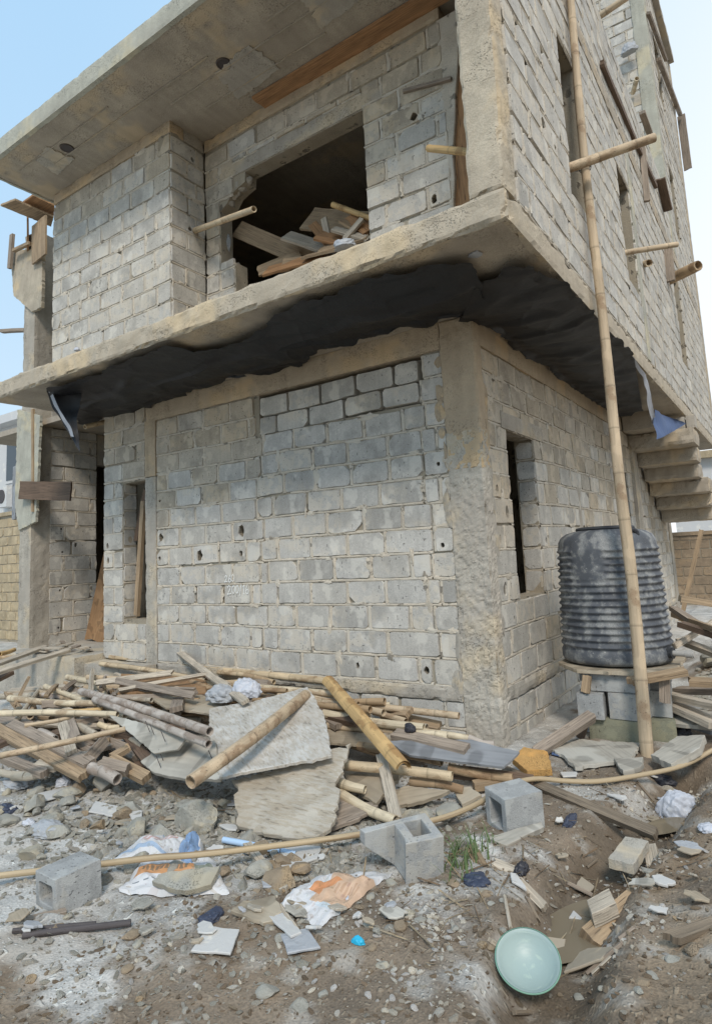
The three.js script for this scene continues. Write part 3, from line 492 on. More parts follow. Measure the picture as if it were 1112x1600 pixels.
// upper floor: bay, its return, the recessed wall with the broken window opening
blockWall('block_wall', FZ(0, 0.55), { u0: -6.10, u1: -3.53, v0: 4.09, v1: 7.02, bu1: -3.532, seed: 21, warm: 0.45, dirt: 7.0, phase: 0.02 });
blockWall('block_wall', FX(-3.53, 0.55), { u0: 0.0, u1: 0.56, v0: 4.09, v1: 7.02, bu0: 0.004, bu1: 0.54, seed: 22, warm: 0.34, phase: 0.02, holes: [[0.36, 6.76, 0.03, 0.03], [0.30, 5.80, 0.032, 0.032]] });
const op = [[-3.02, 4.12], [-3.02, 5.34], [-3.27, 5.40], [-3.26, 5.78], [-3.27, 6.10], [-3.15, 6.16], [-3.06, 6.26], [-2.95, 6.30], [-2.83, 6.33], [-2.82, 6.46], [-1.065, 6.46], [-1.065, 4.12]];
blockWall('block_wall', FZ(0, 0), { u0: -3.52, u1: -0.10, v0: 4.09, v1: 7.02, seed: 24, warm: 0.45, dirt: 7.0, phase: 0.0, openings: [{ poly: op, rects: [{ u0: -3.02, u1: -1.065, v0: 4.0, v1: 6.64 }, { u0: -3.27, u1: -3.0, v0: 5.40, v1: 6.2 }] }],
  holes: [hole([-0.438, 6.017, 0], 0.04, 0.045), hole([-0.295, 5.068, 0], 0.03, 0.05)] });
// upper floor, right side, two storeys and the taller rear part
blockWall('block_wall', FX(0.91, 0), { u0: -1.20, u1: 12.3, v0: 4.09, v1: 7.15, bu0: -1.16, seed: 27, warm: 0.3, openings: [{ u0: 0.40, u1: 1.02, v0: 4.93, v1: 6.60 }, { u0: 2.84, u1: 3.62, v0: 4.95, v1: 6.52 }, { u0: 7.6, u1: 8.5, v0: 5.0, v1: 6.9 }],
  holes: [holeX([0.91, 5.201, 0.34], 0.05, 0.06), holeX([0.91, 5.114, 0.055], 0.03, 0.03)], thick: 0.19 });
blockWall('parapet', FX(0.91, 0), { u0: -1.44, u1: 8.2, v0: 7.38, v1: 8.6, bu0: -0.6, seed: 28, warm: 0.25, thick: 0.19 });
blockWall('block_wall', FX(0.91, 0), { u0: 8.2, u1: 12.3, v0: 7.16, v1: 14.3, seed: 29, warm: 0.3, openings: [{ u0: 9.2, u1: 10, v0: 8.2, v1: 9.8 }, { u0: 9.2, u1: 10, v0: 11.4, v1: 13 }], thick: 0.19 });
blockWall('block_wall', FZ(0, -8.2), { u0: -5, u1: 0.905, v0: 7.38, v1: 14.3, bu0: -1.6, seed: 30, warm: 0.25, thick: 0.19 });

{ // the 300 blocks that show largest are parts of their walls, the rest is one joined part
  allBlocks.sort((a, b) => b.ar - a.ar);
  for (const b of allBlocks.slice(0, 300)) { const m = new THREE.Mesh(b.g, M.block); m.name = 'concrete_block'; m.castShadow = m.receiveShadow = true; b.wall.add(m); }
  const m = new THREE.Mesh(merge(allBlocks.slice(300).map((b) => b.g)), M.block); m.name = 'far_blocks'; m.userData = { kind: 'stuff', label: 'remaining grey blocks of the upper and rear walls' }; m.castShadow = m.receiveShadow = true; B.add(m);
}
// columns and beams
const bp = (name, g, m, label) => part(B, name, g, m, label);
bp('column', rough(-0.338, 2.42, -0.147, 0.016, 3.87, 0.018, 0.012, 0.020, 15, 3), M.tan, 'tan stained head of the corner column');
bp('column', rough(-0.342, -0.15, -0.15, 0.017, 2.80, 0.018, 0.019, 0.016, 26, 5), M.concGrey, 'rough honeycombed corner column');
bp('column', rough(-4.765, 0.45, -0.2, -4.545, 2.86, 0.012, 0.008, 0.03, 16, 7), M.concGrey);
bp('column', rough(-4.765, 2.86, -0.2, -4.545, 3.62, 0.016, 0.004, 0.05, 9, 8), M.tan);
bp('ring_beam', rough(-4.745, 3.60, -0.21, -0.335, 3.875, 0.014, 0.008, 0.05, 10, 9), M.tan, 'tan stained ring beam above the front wall');
bp('ring_beam', rough(-0.21, 3.60, -10, 0.014, 3.875, -0.145, 0.008, 0.07, 10, 10), M.tan, 'tan stained ring beam above the side wall');
bp('plinth_beam', rough(-4.55, 0.35, -0.2, -0.34, 0.48, 0.02, 0.014, 0.035, 15, 11), M.concGrey);
bp('plinth_beam', rough(-0.2, 0.345, -10, 0.022, 0.475, -0.15, 0.014, 0.04, 15, 12), M.concGrey);
bp('lintel', rough(-0.2, 2.865, -1.78, 0.018, 3.04, -0.52, 0.008, 0.04, 14, 13), M.conc);
bp('column', rough(-0.2, 0.48, -3.16, 0.008, 3.6, -2.99, 0.006, 0.05, 12, 14), M.conc);
bp('column', rough(-0.2, -0.1, -10.3, 0.03, 3.9, -9.95, 0.008, 0.05, 12, 15), M.conc);
bp('column', rough(-0.2, 0.48, -7.0, 0.06, 3.6, -6.6, 0.008, 0.06, 12, 16), M.conc);
// cement that ran out of the column forms over the neighbouring blocks
for (let i = 0; i < 26; i++) { const q = rng(8800 + i), y = lerp(0.5, 3.5, q()), s = i % 2; bp('cement_spill', chunk(500 + i, s ? 0.012 : 0.03 + 0.05 * q(), 0.06 + 0.12 * q(), s ? 0.03 + 0.05 * q() : 0.012, 1, 9).translate(s ? 0.006 : -0.345 - 0.03 * q(), y, s ? -0.16 - 0.03 * q() : 0.007), y > 2.6 ? M.tan : M.concGrey); }
// slabs
bp('floor_slab', rough(-6.0, 3.872, -12.3, 0.87, 4.07, 1.40, 0.006, 0.11, 5, 17), M.soffit);
bp('slab_edge', rough(-6.03, 3.862, 1.385, 0.912, 4.085, 1.447, 0.019, 0.032, 9, 18), M.slabEdge);
bp('slab_edge', rough(0.855, 3.866, -12.3, 0.915, 4.09, 1.385, 0.013, 0.05, 8, 19), M.slabEdge);
bp('roof_slab', rough(-6.29, 7.15, -8.2, 0.93, 7.36, 1.44, 0.010, 0.09, 4, 20), M.soffit);
bp('roof_edge', rough(-6.31, 7.142, 1.43, 0.95, 7.385, 1.492, 0.007, 0.05, 7, 21), M.roofEdge);
bp('roof_edge', rough(-6.33, 7.142, -3, -6.28, 7.385, 1.43, 0.007, 0.06, 7, 22), M.roofEdge);
bp('ring_beam', rough(0.72, 7.152, -12.3, 0.925, 7.375, 1.2, 0.008, 0.07, 8, 23), M.conc);
bp('roof_slab', rough(-5, 14.3, -12.4, 1.05, 14.5, -8.0, 0.01, 0.2, 5, 24), M.conc);
bp('ring_beam', rough(-5, 10.7, -12.32, 0.93, 10.95, -8.18, 0.01, 0.15, 5, 25), M.conc);
bp('column', rough(0.655, 4.08, 1.2, 0.918, 7.15, 1.45, 0.013, 0.03, 12, 26), M.slabEdge, 'pale cast corner column under the roof slab');
bp('bay_beam', rough(-6.11, 6.99, 0.33, -3.525, 7.155, 0.558, 0.008, 0.045, 12, 27), M.tan);
bp('bay_beam', rough(-3.74, 6.99, 0.0, -3.522, 7.155, 0.33, 0.006, 0.05, 12, 28), M.conc);
bp('recess_beam', rough(-3.52, 6.99, -0.2, -0.1, 7.155, 0.012, 0.008, 0.045, 12, 29), M.tan);
bp('lintel', rough(-3.35, 6.465, -0.2, -0.82, 6.645, 0.006, 0.008, 0.04, 12, 30), M.conc);
bp('column', rough(0.7, 4.09, -3.86, 0.925, 7.15, -3.63, 0.006, 0.06, 12, 31), M.roofEdge);
bp('column', rough(0.66, 7.38, -8.45, 0.93, 14.3, -8.16, 0.008, 0.08, 10, 32), M.roofEdge);
bp('column', rough(0.7, 4.09, -12.5, 0.94, 14.3, -12.2, 0.008, 0.1, 10, 33), M.conc);
{ const s = new THREE.Shape([[-0.13, 4.09], [-0.09, 4.1], [-0.115, 4.6], [-0.10, 5.02], [-0.07, 5.25], [-0.075, 5.5], [-0.02, 5.85], [0.0, 6.1], [0.05, 6.4], [0.085, 6.7], [0.12, 6.98], [-0.13, 6.98]].map(([x, y]) => new THREE.Vector2(x, y)));
  const g = new THREE.ExtrudeGeometry(s, { depth: 0.19, bevelEnabled: true, bevelSize: 0.008, bevelThickness: 0.006, bevelSegments: 1 }); g.translate(0, 0, -0.195); bp('wall_end', uvBox(g, 1.5), M.mortar); }
// formwork fins and conduit boxes under the roof slab
for (const [x0, x1, z] of [[-5.9, -3.9, 1.15], [-5.4, -2.4, 0.95], [-3.3, -0.6, 0.72], [-3.0, -1.2, 0.42], [-1.6, 0.5, 0.9]]) bp('formwork_fin', rough(x0, 7.128, z, x1, 7.15, z + 0.016, 0.004, 0.04, 20, x0 * 10), M.soffit);
for (const p of [[-2.345, 7.14, 0.773], [-4.977, 7.14, 1.03]]) { const r = bp('conduit_box', new THREE.TorusGeometry(0.075, 0.014, 8, 24).rotateX(Math.PI / 2).translate(p[0], 7.146, p[2]), M.steel); part(r, 'hollow_shade_disc', new THREE.CylinderGeometry(0.07, 0.07, 0.012, 24).translate(p[0], 7.145, p[2]), M.wire); }  // near-black disc stands in for the shade inside each open box
for (const [x0, z0, x1, z1] of [[-5.6, 0.8, -5.1, 1.2], [-2.6, 0.3, -1.9, 0.8], [-1.2, 0.5, -0.5, 1.1]]) bp('soffit_patch', sheet([[x0, 7.136, z0], [x1, 7.136, z0 + 0.05], [x1 - 0.05, 7.136, z1], [x0 + 0.08, 7.136, z1 - 0.06]], 0.012, 0.03, Math.round(-x0 * 10), 1.4), M.concGrey);
// broken concrete left hanging at the window's knocked-out corner
for (let i = 0; i < 5; i++) bp('broken_corner', chunk(4 + i, 0.10 - 0.008 * i, 0.08, 0.09, 0, 12).translate(-2.86 - 0.075 * i, 6.40 - 0.045 * i, -0.10 + 0.02 * (i % 2)), M.conc);
bp('broken_corner', chunk(9, 0.13, 0.06, 0.10, 0, 12).translate(-3.14, 5.36, -0.11), M.looseBlock);
bp('broken_corner', chunk(14, 0.07, 0.16, 0.09, 0, 12).translate(-3.28, 5.72, -0.14), M.looseBlock);
// left end: tall column with a slab of render clinging to it, porch plinth and inner walls
bp('column', rough(-7.76, 0.5, -0.25, -7.42, 7.25, 0.10, 0.010, 0.05, 12, 34), M.conc, 'tall grey column at the porch');
bp('render_patch', sheet([[-7.83, 4.3, 0.13], [-7.156, 4.081, 0.13], [-7.235, 2.448, 0.13], [-7.716, 2.351, 0.13], [-7.847, 2.745, 0.13]], 0.04, 0.012, 7), M.roofEdge);
bp('render_patch', sheet([[-8.17, 7.128, 0.13], [-7.161, 6.84, 0.13], [-7.17, 5.852, 0.13], [-7.456, 5.854, 0.13], [-8.031, 6.288, 0.13]], 0.05, 0.012, 8), M.slabEdge);
bp('inner_wall', box(-9.2, 0.4, -1.15, -7.63, 3.99, -1.02), M.backing);
bp('inner_wall', box(-9.3, 0.4, -5, -9.15, 3.99, -1.02), M.backing);
bp('inner_wall', box(-9.3, 0.4, -5.1, -7.0, 3.99, -4.95), M.backing);
bp('room_ceiling', box(-9.3, 3.99, -5.1, -6.02, 4.08, -0.02), M.soffit);
bp('inner_floor', box(-9.3, 0.3, -5.1, -7.2, 0.48, -1.02), M.concGrey);
bp('door_lintel', rough(-7.63, 3.45, -1.95, -7.43, 3.985, -1.03, 0.006, 0.08, 9, 35), M.conc);
bp('porch_plinth', rough(-7.85, -0.2, -1.2, -5.69, 0.55, 0.43, 0.012, 0.06, 8, 36), M.concGrey);
bp('porch_plinth', rough(-5.69, -0.2, 0.0, -4.55, 0.47, 0.30, 0.012, 0.06, 8, 37), M.concGrey);
bp('inner_wall', box(-7.42, 0.5, -3.2, -0.25, 3.99, -3.0), M.backing);
bp('inner_wall', box(-7.62, 0.5, -5.0, -7.42, 3.99, -1.98), M.backing);
bp('inner_wall', box(-6.1, 4.08, -4.6, 0.7, 7.15, -4.4), M.backing);
bp('inner_wall', box(-0.32, 4.08, -4.4, -0.12, 7.15, -0.22), M.backing);  // unseen partition added to keep side window light out of the front opening
bp('inner_wall', box(-6.1, 4.08, -4.4, -5.9, 7.15, 0.33), M.backing);
bp('inner_wall', box(-8.0, 4.08, -1.1, -6.1, 7.15, -0.95), M.backing);
bp('inner_wall', box(-7.6, 4.0, -12.3, -7.4, 14.3, -8.0), M.backing);
bp('inner_floor', box(-7.1, -0.1, -10, -0.22, 0.49, -0.22), M.concGrey);
// cantilevered stair on the far side
for (let i = 0; i < 6; i++) bp('stair_step', rough(0.03, 3.30 - i * 0.245, -7.25 - i * 0.50, 1.06 - 0.05 * (i % 3), 3.58 - i * 0.245, -6.55 - i * 0.50, 0.022, 0.07, 9, 40 + i), M.soffit);
for (let i = 0; i < 3; i++) bp('stair_block', rough(0.62 + 0.16 * i, 3.585, -6.95, 0.76 + 0.16 * i, 3.80, -6.72, 0.006, 0.05, 12, 60 + i), M.concGrey);
bp('stair_landing', rough(0.03, 3.58, -6.75, 0.6, 3.88, -6.1, 0.01, 0.08, 9, 50), M.soffit);
const ofs = (p, x, y, z) => [p[0] + x, p[1] + y, p[2] + z];
// chalk figures on the front wall
{
  const c = document.createElement('canvas'); c.width = 512; c.height = 256; const x = c.getContext('2d'); x.clearRect(0, 0, 512, 256); x.strokeStyle = 'rgba(238,240,238,0.92)'; x.lineCap = 'round'; x.lineWidth = 7;
  const st = (pts) => { x.beginPath(); pts.forEach(([a, b], i) => (i ? x.lineTo(a, b) : x.moveTo(a, b))); x.stroke(); };
  const el = (a, b, r, s) => { x.beginPath(); x.ellipse(a, b, r, s, 0.1, 0, 6.3); x.stroke(); };
  st([[20, 42], [34, 22], [52, 32], [44, 58], [16, 92], [60, 86]]); st([[104, 18], [82, 50], [78, 82]]); el(94, 76, 16, 18); el(140, 52, 20, 34);
  st([[60, 152], [78, 128], [102, 140], [92, 172], [56, 222], [112, 212]]); el(146, 172, 20, 40); el(202, 170, 18, 40); st([[262, 120], [238, 236]]); st([[286, 146], [304, 128], [298, 222]]); st([[352, 122], [330, 164], [328, 206]]); el(346, 196, 17, 22);
  const t = new THREE.CanvasTexture(c); t.colorSpace = THREE.SRGBColorSpace;
  const m = new THREE.MeshStandardMaterial({ map: t, transparent: true, roughness: 1 }), g = new THREE.PlaneGeometry(0.56, 0.28); g.translate(...ofs([-3.038, 1.423, 0], 0, 0, 0.0165));
  bp('chalk_writing', g, m, 'white chalk figures 260 and 200/16');
}

// ---------------------------------------------------------------- scaffold poles on the building
const BT = { fresh: [0.62, 0.50, 0.34], tan: [0.56, 0.45, 0.32], grey: [0.50, 0.45, 0.37], mauve: [0.50, 0.45, 0.41], orange: [0.66, 0.45, 0.21], pale: [0.68, 0.59, 0.44], brown: [0.44, 0.32, 0.20] };
const line = (a, b, back = 0.25) => [a.map((v, i) => v - (b[i] - v) / Math.hypot(b[0] - a[0], b[1] - a[1], b[2] - a[2]) * back), b];
const pole = (pts, r0, r1, tint, label, group, o = {}) => thing(bamboo(pts, r0, r1, { tint: BT[tint], seed: (pole.n = (pole.n ?? 0) + 1), ...o }), M.bamboo, o.name ?? 'bamboo_pole', label, 'bamboo', group);
pole([[1.078, -0.02, -0.315], [1.062, 1.4, -0.50], [1.045, 2.18, -0.50], [1.005, 3.82, -0.70], [0.985, 5.4, -0.70], [0.975, 7.2, -0.87], [0.972, 8.7, -0.98]], 0.052, 0.034, 'tan', 'tall bamboo pole leaning up the side wall past the tank', null, { node: 0.42 });
pole(line([0.91, 5.182, -0.428], [1.6, 5.362, -0.754]), 0.045, 0.042, 'tan', 'thick bamboo putlog sticking out of the first side window, tied to the pole', 'bamboo putlogs', { name: 'bamboo_putlog' });
pole(line([0.91, 5.256, -2.783], [1.45, 5.359, -3.22]), 0.036, 0.034, 'tan', 'bamboo putlog across the second side window', 'bamboo putlogs', { name: 'bamboo_putlog' });
pole(line([0.91, 6.391, -7.039], [1.42, 6.328, -6.571]), 0.10, 0.09, 'brown', 'stout brown bamboo stub jutting from the rear side wall', 'bamboo putlogs', { name: 'bamboo_putlog' });
pole(line([0.91, 8.665, -2.948], [1.3, 8.69, -2.89]), 0.045, 0.042, 'tan', 'bamboo putlog jutting out above the roof parapet', 'bamboo putlogs', { name: 'bamboo_putlog' });
pole(line([-3.53, 5.847, 0.182], [-2.103, 5.412, 0.62], 0.15), 0.036, 0.034, 'fresh', 'short yellow bamboo stub poking from the bay wall at the broken window', 'bamboo putlogs', { name: 'bamboo_putlog' });
pole(line([0.358, 5.011, 0.62], [-0.114, 5.36, 0.42], 0.3), 0.034, 0.032, 'orange', 'short reddish bamboo stub crossing the gap beside the corner column', 'bamboo putlogs', { name: 'bamboo_putlog' });
pole(line([-5.781, 3.784, -0.05], [-5.767, 3.673, 0.25], 0.2), 0.036, 0.034, 'fresh', 'yellow bamboo stub sticking out over the porch doorway', 'bamboo putlogs', { name: 'bamboo_putlog' });
pole([[0.8, 5.8, -4.9], [0.91, 5.64, -4.224], [1, 5.568, -4.056]], 0.05, 0.05, 'tan', 'sawn bamboo end just showing in the side wall', 'bamboo putlogs', { name: 'bamboo_putlog' });
{ // wire lashings at the pole
  const g = []; for (let i = 0; i < 4; i++) { const t = new THREE.TorusGeometry(0.056, 0.004, 5, 20); t.rotateX(Math.PI / 2 + 0.5 * (i - 1.5)); t.rotateY(i); t.translate(0.99, 5.27 + 0.012 * i, -0.66); g.push(t); }
  thing(merge(g), M.wire, 'wire_lashing', 'dark wire lashing where pole and putlog cross', 'wire');
}
const wood = (a, b, w, t, roll, m, name, label, group, cat = 'plank', rag = 0.02, up0) => thing(plank(a, b, w, t, roll, (wood.n = (wood.n ?? 0) + 1), rag, up0), M[m], name, label, cat, group);
// timbers fixed to the side wall
wood([0.945, 7.60, -2.44], [0.945, 7.86, -6.35], 0.09, 0.05, Math.PI / 2, 'woodDark', 'timber_batten', 'long dark batten nailed along the side wall below the parapet', null, 'timber');
wood([0.96, 8.776, -5.513], [0.96, 8.787, -6.205], 0.10, 0.05, 0, 'woodGrey', 'timber_batten', 'short grey batten end hanging on the dark batten', null, 'timber');
wood([0.96, 6.9, -4.9], [0.96, 7.9, -5.05], 0.09, 0.05, 0.3, 'woodGrey', 'timber_batten', 'upright grey batten fixed high on the side wall', null, 'timber');
wood([0.96, 8.174, -6.718], [0.96, 7.831, -7.328], 0.22, 0.04, 0.2, 'woodDark', 'timber_batten', 'short dark board nailed upright to the side wall', null, 'timber');
wood([0.97, 6.918, -6.713], [0.97, 6.163, -6.538], 0.16, 0.05, 0.2, 'woodGrey', 'timber_batten', 'weathered upright board between two putlogs', null, 'timber');
wood([0.98, 12.616, -8.168], [0.98, 13.429, -10.987], 0.08, 0.05, 0.4, 'woodGrey', 'timber_batten', 'thin grey batten along the edge of the tall rear storey', null, 'timber');
wood([0.99, 12.136, -9.025], [0.99, 13.24, -13.137], 0.10, 0.06, 0.2, 'woodGrey', 'timber_batten', 'long grey batten running down the rear storey edge', null, 'timber');
wood([1, 13.281, -13.214], [1, 11.712, -13.3], 0.20, 0.04, 0.2, 'woodGrey', 'timber_batten', 'grey board hanging off the far edge against the sky', null, 'timber');
thing(crumple([0.559, 11.811, -8], 0.18, 0.22, 0.1, 3, 0.5, 3), M.bagGrey, 'cement_lump', 'pale lump of spilt cement on the rear storey wall', 'cement');
pole([[0.531, 10.967, -8.1], [0.68, 10.953, -7.7]], 0.05, 0.05, 'pale', 'small pale bamboo stub high on the rear wall', 'bamboo putlogs', { name: 'bamboo_putlog' });
// formwork board left behind in the gap beside the corner column, and the plank along the soffit
thing(sheet([[-0.09, 4.10, -0.05], [-0.10, 5.0, -0.05], [0.0, 6.1, -0.05], [0.09, 6.72, -0.05], [0.12, 6.95, -0.05], [0.60, 6.95, -0.05], [0.60, 4.10, -0.05]], 0.03, 0.004, 17, 0.9), M.woodRed, 'formwork_board', 'brown formwork board standing in the gap beside the corner column', 'board');
wood([-2.45, 7.128, 0.12], [0.62, 7.128, 0.12], 0.22, 0.03, 0, 'woodRed', 'formwork_board', 'long orange formwork plank under the roof slab', null, 'board');
wood([-0.551, 6.394, 0.02], [-0.002, 6.267, 0.02], 0.05, 0.035, 0, 'woodGrey', 'timber_batten', 'short grey batten stuck flat on the upper wall', null, 'timber');
// left end formwork
const slabAt = (p, t, j, m, label, group) => thing(sheet(p, t, j, (slabAt.n = (slabAt.n ?? 30) + 1), 0.8), M[m], 'formwork_board', label, 'board', group);
slabAt([[-7.424, 7.42, 0.665], [-7.102, 7.42, 0.611], [-7.123, 7.42, -0.023], [-7.415, 7.42, -0.147]], 0.03, 0.006, 'wood', 'wide brown formwork board projecting at the top of the porch column');
slabAt([[-7.262, 7.52, 0.409], [-6.936, 7.52, 0.421], [-6.95, 7.52, 0.057], [-7.25, 7.52, -0.094]], 0.03, 0.006, 'woodRed', 'reddish formwork board above the wide one at the porch column');
wood([-7.59, 7.457, 0.15], [-7.572, 6.923, 0.15], 0.34, 0.03, 0.5, 'woodRed', 'formwork_board', 'reddish upright formwork board under the porch column top', null, 'board', 0.02, [0, 0, 1]);
wood([-7.142, 7.274, 0.2], [-7.123, 6.616, 0.2], 0.50, 0.03, 0.1, 'wood', 'formwork_board', 'wide upright formwork board against the porch column', null, 'board', 0.02, [0, 0, 1]);
wood([-7.979, 7.334, 0.2], [-8.037, 6.739, 0.2], 0.09, 0.05, 0, 'woodGrey', 'timber_batten', 'narrow grey batten dangling beside the porch column', null, 'timber');
wood([-7.884, 6.999, 0.22], [-7.364, 6.959, 0.22], 0.06, 0.05, 0, 'wood', 'timber_batten', 'short brown batten nailed across the porch column render', null, 'timber');
wood([-8.674, 5.859, 0], [-8.039, 5.751, -0.1], 0.10, 0.05, 0, 'woodGrey', 'timber_batten', 'grey batten pointing away from the porch column into the sky', null, 'timber');
wood([-7.528, 2.953, 0.22], [-6.331, 2.823, 0.1], 0.28, 0.03, Math.PI / 2, 'woodDark', 'formwork_board', 'dark plank nailed across the porch column', null, 'board');
wood([-7.346, 4.215, 0.14], [-7.294, 2.599, 0.14], 0.05, 0.04, 0, 'wood', 'timber_batten', 'long yellow batten upright on the porch column', null, 'timber', 0.02, [0, 0, 1]);
wood([-7.892, 3.39, 0.1], [-7.896, 2.526, 0.1], 0.10, 0.05, 0, 'plyBlue', 'timber_batten', 'grey blue board edge on the outer side of the porch column', null, 'timber', 0.02, [0, 0, 1]);
wood([-7.05, 0.55, -0.75], [-6.9, 1.95, -1.0], 0.5, 0.03, 0, 'plyBrown', 'formwork_board', 'pinkish board leaning in the dark porch doorway', null, 'board', 0.05, [0, 0, 1]);
wood([-5.125, 1.039, -0.12], [-4.963, 2.578, -0.12], 0.075, 0.05, 0, 'wood', 'timber_batten', 'pale batten standing in the narrow front window', null, 'timber', 0.02, [0, 0, 1]);
wood([-5.201, 2.044, -0.17], [-4.973, 2.731, -0.17], 0.075, 0.03, 0, 'woodDark', 'timber_batten', 'dark batten slanting in the narrow front window', null, 'timber', 0.02, [0, 0, 1]);
// planks heaped inside the broken upper window
const KIND = { wood: 'brown', woodGrey: 'grey', woodDark: 'dark', woodRed: 'reddish', woodPale: 'pale', plyBlue: 'blue grey' };
const PL = 'sawn plank in the heap inside the broken upper window', PG = 'planks inside the upper window';
for (const [a, b, w, m] of [
  [[-3.306, 6.019, -0.35], [-2.119, 5.233, -0.6], 0.24, 'wood'], [[-2.492, 5.649, -0.35], [-1.826, 5.279, -0.6], 0.24, 'woodPale'], [[-2.298, 5.885, -0.55], [-1.424, 5.528, -0.6], 0.40, 'wood'], [[-2.875, 5.257, -0.25], [-2.382, 5.421, -0.5], 0.16, 'wood'], [[-2.486, 5.219, -0.25], [-1.783, 5.109, -0.4], 0.20, 'wood'], [[-1.962, 5.446, -0.3], [-1.548, 5.235, -0.4], 0.20, 'woodRed'], [[-1.894, 5.668, -0.35], [-1.873, 5.36, -0.4], 0.08, 'woodPale'],
  [[-1.615, 5.506, -0.3], [-1.351, 5.277, -0.4], 0.09, 'wood'], [[-1.549, 5.237, -0.25], [-1.327, 5.425, -0.3], 0.07, 'woodPale'], [[-2.113, 5.194, -0.22], [-1.353, 5.13, -0.3], 0.20, 'wood'], [[-2.703, 5.186, -0.2], [-1.892, 5.169, -0.3], 0.22, 'woodRed'], [[-1.898, 5.214, -0.25], [-1.277, 5.231, -0.35], 0.24, 'wood'], [[-1.573, 5.589, -0.4], [-1.275, 5.276, -0.35], 0.16, 'woodRed'], [[-1.737, 5.447, -0.3], [-1.249, 5.148, -0.3], 0.10, 'woodPale'], [[-2.183, 5.755, -0.5], [-1.821, 5.279, -0.4], 0.12, 'woodRed'],
]) wood(a, b, w, 0.03, rr(-0.5, 0.35), m, 'sawn_plank', KIND[m] + ' ' + PL, KIND[m] + ' ' + PG, 'plank', 0.02, [0.2, 0.55, 1]);
pole([[-1.792, 5.814, -0.4], [-1.257, 5.429, -0.35], [-0.75, 5.1, -0.5]], 0.035, 0.03, 'orange', 'thin reddish bamboo lying on the planks inside the upper window');
for (let i = 0; i < 6; i++) wood([-2.9 + 0.05 * i, 4.12 + 0.14 * i, -0.75 + 0.06 * i], [-0.95, 4.12 + 0.13 * i, -0.55 + 0.03 * i], 0.5, 0.12, 0.03 * (i % 3 - 1), 'woodGrey', 'sawn_plank', 'broad lower ' + PL, 'lower ' + PG);
thing(crumple([-0.485, 4.166, 1.3], 0.10, 0.07, 0.08, 8, 0.5, 3, 0.5), M.bagGrey, 'cement_lump', 'pale crumpled bag on the balcony slab edge below the window', 'bag');
thing(crumple([-4.071, 4.101, 1.42], 0.035, 0.04, 0.035, 5, 0.3, 2, 0.5), M.bagWhite, 'cement_lump', 'small white lump stuck on the slab edge below the bay', 'cement');

// ---------------------------------------------------------------- black polythene hanging under the slab
const wob = (amp, fr, sd) => (u, v, p) => { // taut film with a few long sagging folds and sharp creases
  const k = Math.sin(Math.PI * clamp(v)), s = p.x * 0.55 + p.z, c1 = Math.abs(f3(p.x * 0.9 + sd, 4, p.z * 2.2, 2) - 0.5), c2 = Math.abs(f3(s * 1.6 + sd, 7, (p.x - p.z) * 0.5, 2) - 0.5);
  p.y -= 0.008 + amp * (0.15 + k) * (0.5 + 0.9 * Math.exp(-((c1 * 13) ** 2)) + 0.7 * Math.exp(-((c2 * 14) ** 2)) + 0.8 * f3(p.x * 1.1 + sd, 2, p.z * 1.1, 2));
  const cr = (x, z, s) => Math.pow(1 - Math.abs(2 * n3(x, s, z) - 1), 4); p.y -= 0.018 * cr(p.x * 1.3 + sd, p.z * 3.0 + p.x * 0.8, 3) + 0.009 * cr(p.x * 3.1 - p.z * 1.6 + sd, p.z * 2.6 + p.x * 1.2, 8);
  const e = Math.max(1 - v * 9, (v - 0.89) * 9, 0); p.x += e * 0.08 * (f3(p.x * 9 + sd, 3, p.z * 9, 4) - 0.5); p.z += e * 0.26 * (f3(p.x * 6, 9 + sd, p.z * 6, 4) - 0.5); p.y -= e * 0.05 * n3(p.x * 5 + sd, 1, p.z * 5); };
const film = (A, B, nu, nv, d, m, label) => thing(loft(A, B, nu, nv, d, 0.7), m, 'plastic_sheet', label, 'plastic');
film([[-4.776, 3.85, 1.355], [-3.843, 3.85, 1.34], [-3.01, 3.85, 1.419], [-2.569, 3.85, 1.353], [-2.524, 3.85, 1.051], [-2.702, 3.85, 0.283]], [[-5.727, 3.85, 0.636], [-6.214, 3.85, -0.021], [-5.606, 3.85, 0.006], [-4.678, 3.85, 0.016], [-3.67, 3.85, 0.141], [-2.728, 3.85, 0.206]], 200, 64, wob(0.035, 3.2, 1), M.polythene, 'black polythene clinging under the slab by the porch');
film([[-2.556, 3.85, 1.107], [-1.719, 3.85, 1.057], [-1.291, 3.85, 1.264], [-0.626, 3.85, 1.307], [-0.136, 3.85, 1.302], [0.314, 3.85, 1.211], [0.498, 3.85, 1.069], [0.33, 3.83, 0.453]], [[-2.752, 3.85, 0.263], [-2.518, 3.85, 0.004], [-1.979, 3.85, 0.08], [-1.603, 3.85, 0.307], [-1.208, 3.85, 0.258], [-0.741, 3.85, 0.22], [-0.208, 3.85, 0.182], [0.093, 3.83, 0.145]], 240, 64, wob(0.038, 3.0, 7), M.polythene, 'long black polythene sheet under the slab above the front wall');
film([[0.353, 3.84, 0.699], [0.666, 3.85, 0.804], [0.823, 3.85, 0.848], [0.855, 3.85, 0.47], [0.969, 3.85, 0.236], [0.955, 3.85, -0.406], [0.956, 3.85, -1.167], [0.988, 3.85, -2.172]], [[-0.069, 3.84, 0.134], [0.077, 3.84, -0.342], [0.017, 3.84, -1.441], [0.057, 3.84, -2.13], [-0.052, 3.84, -3.674], [0.007, 3.84, -4.685], [0.037, 3.84, -5.85], [0.472, 3.8, -5.535]], 240, 64, wob(0.038, 3.0, 13), M.polythene, 'black polythene sheet wrapped under the corner and side slab');
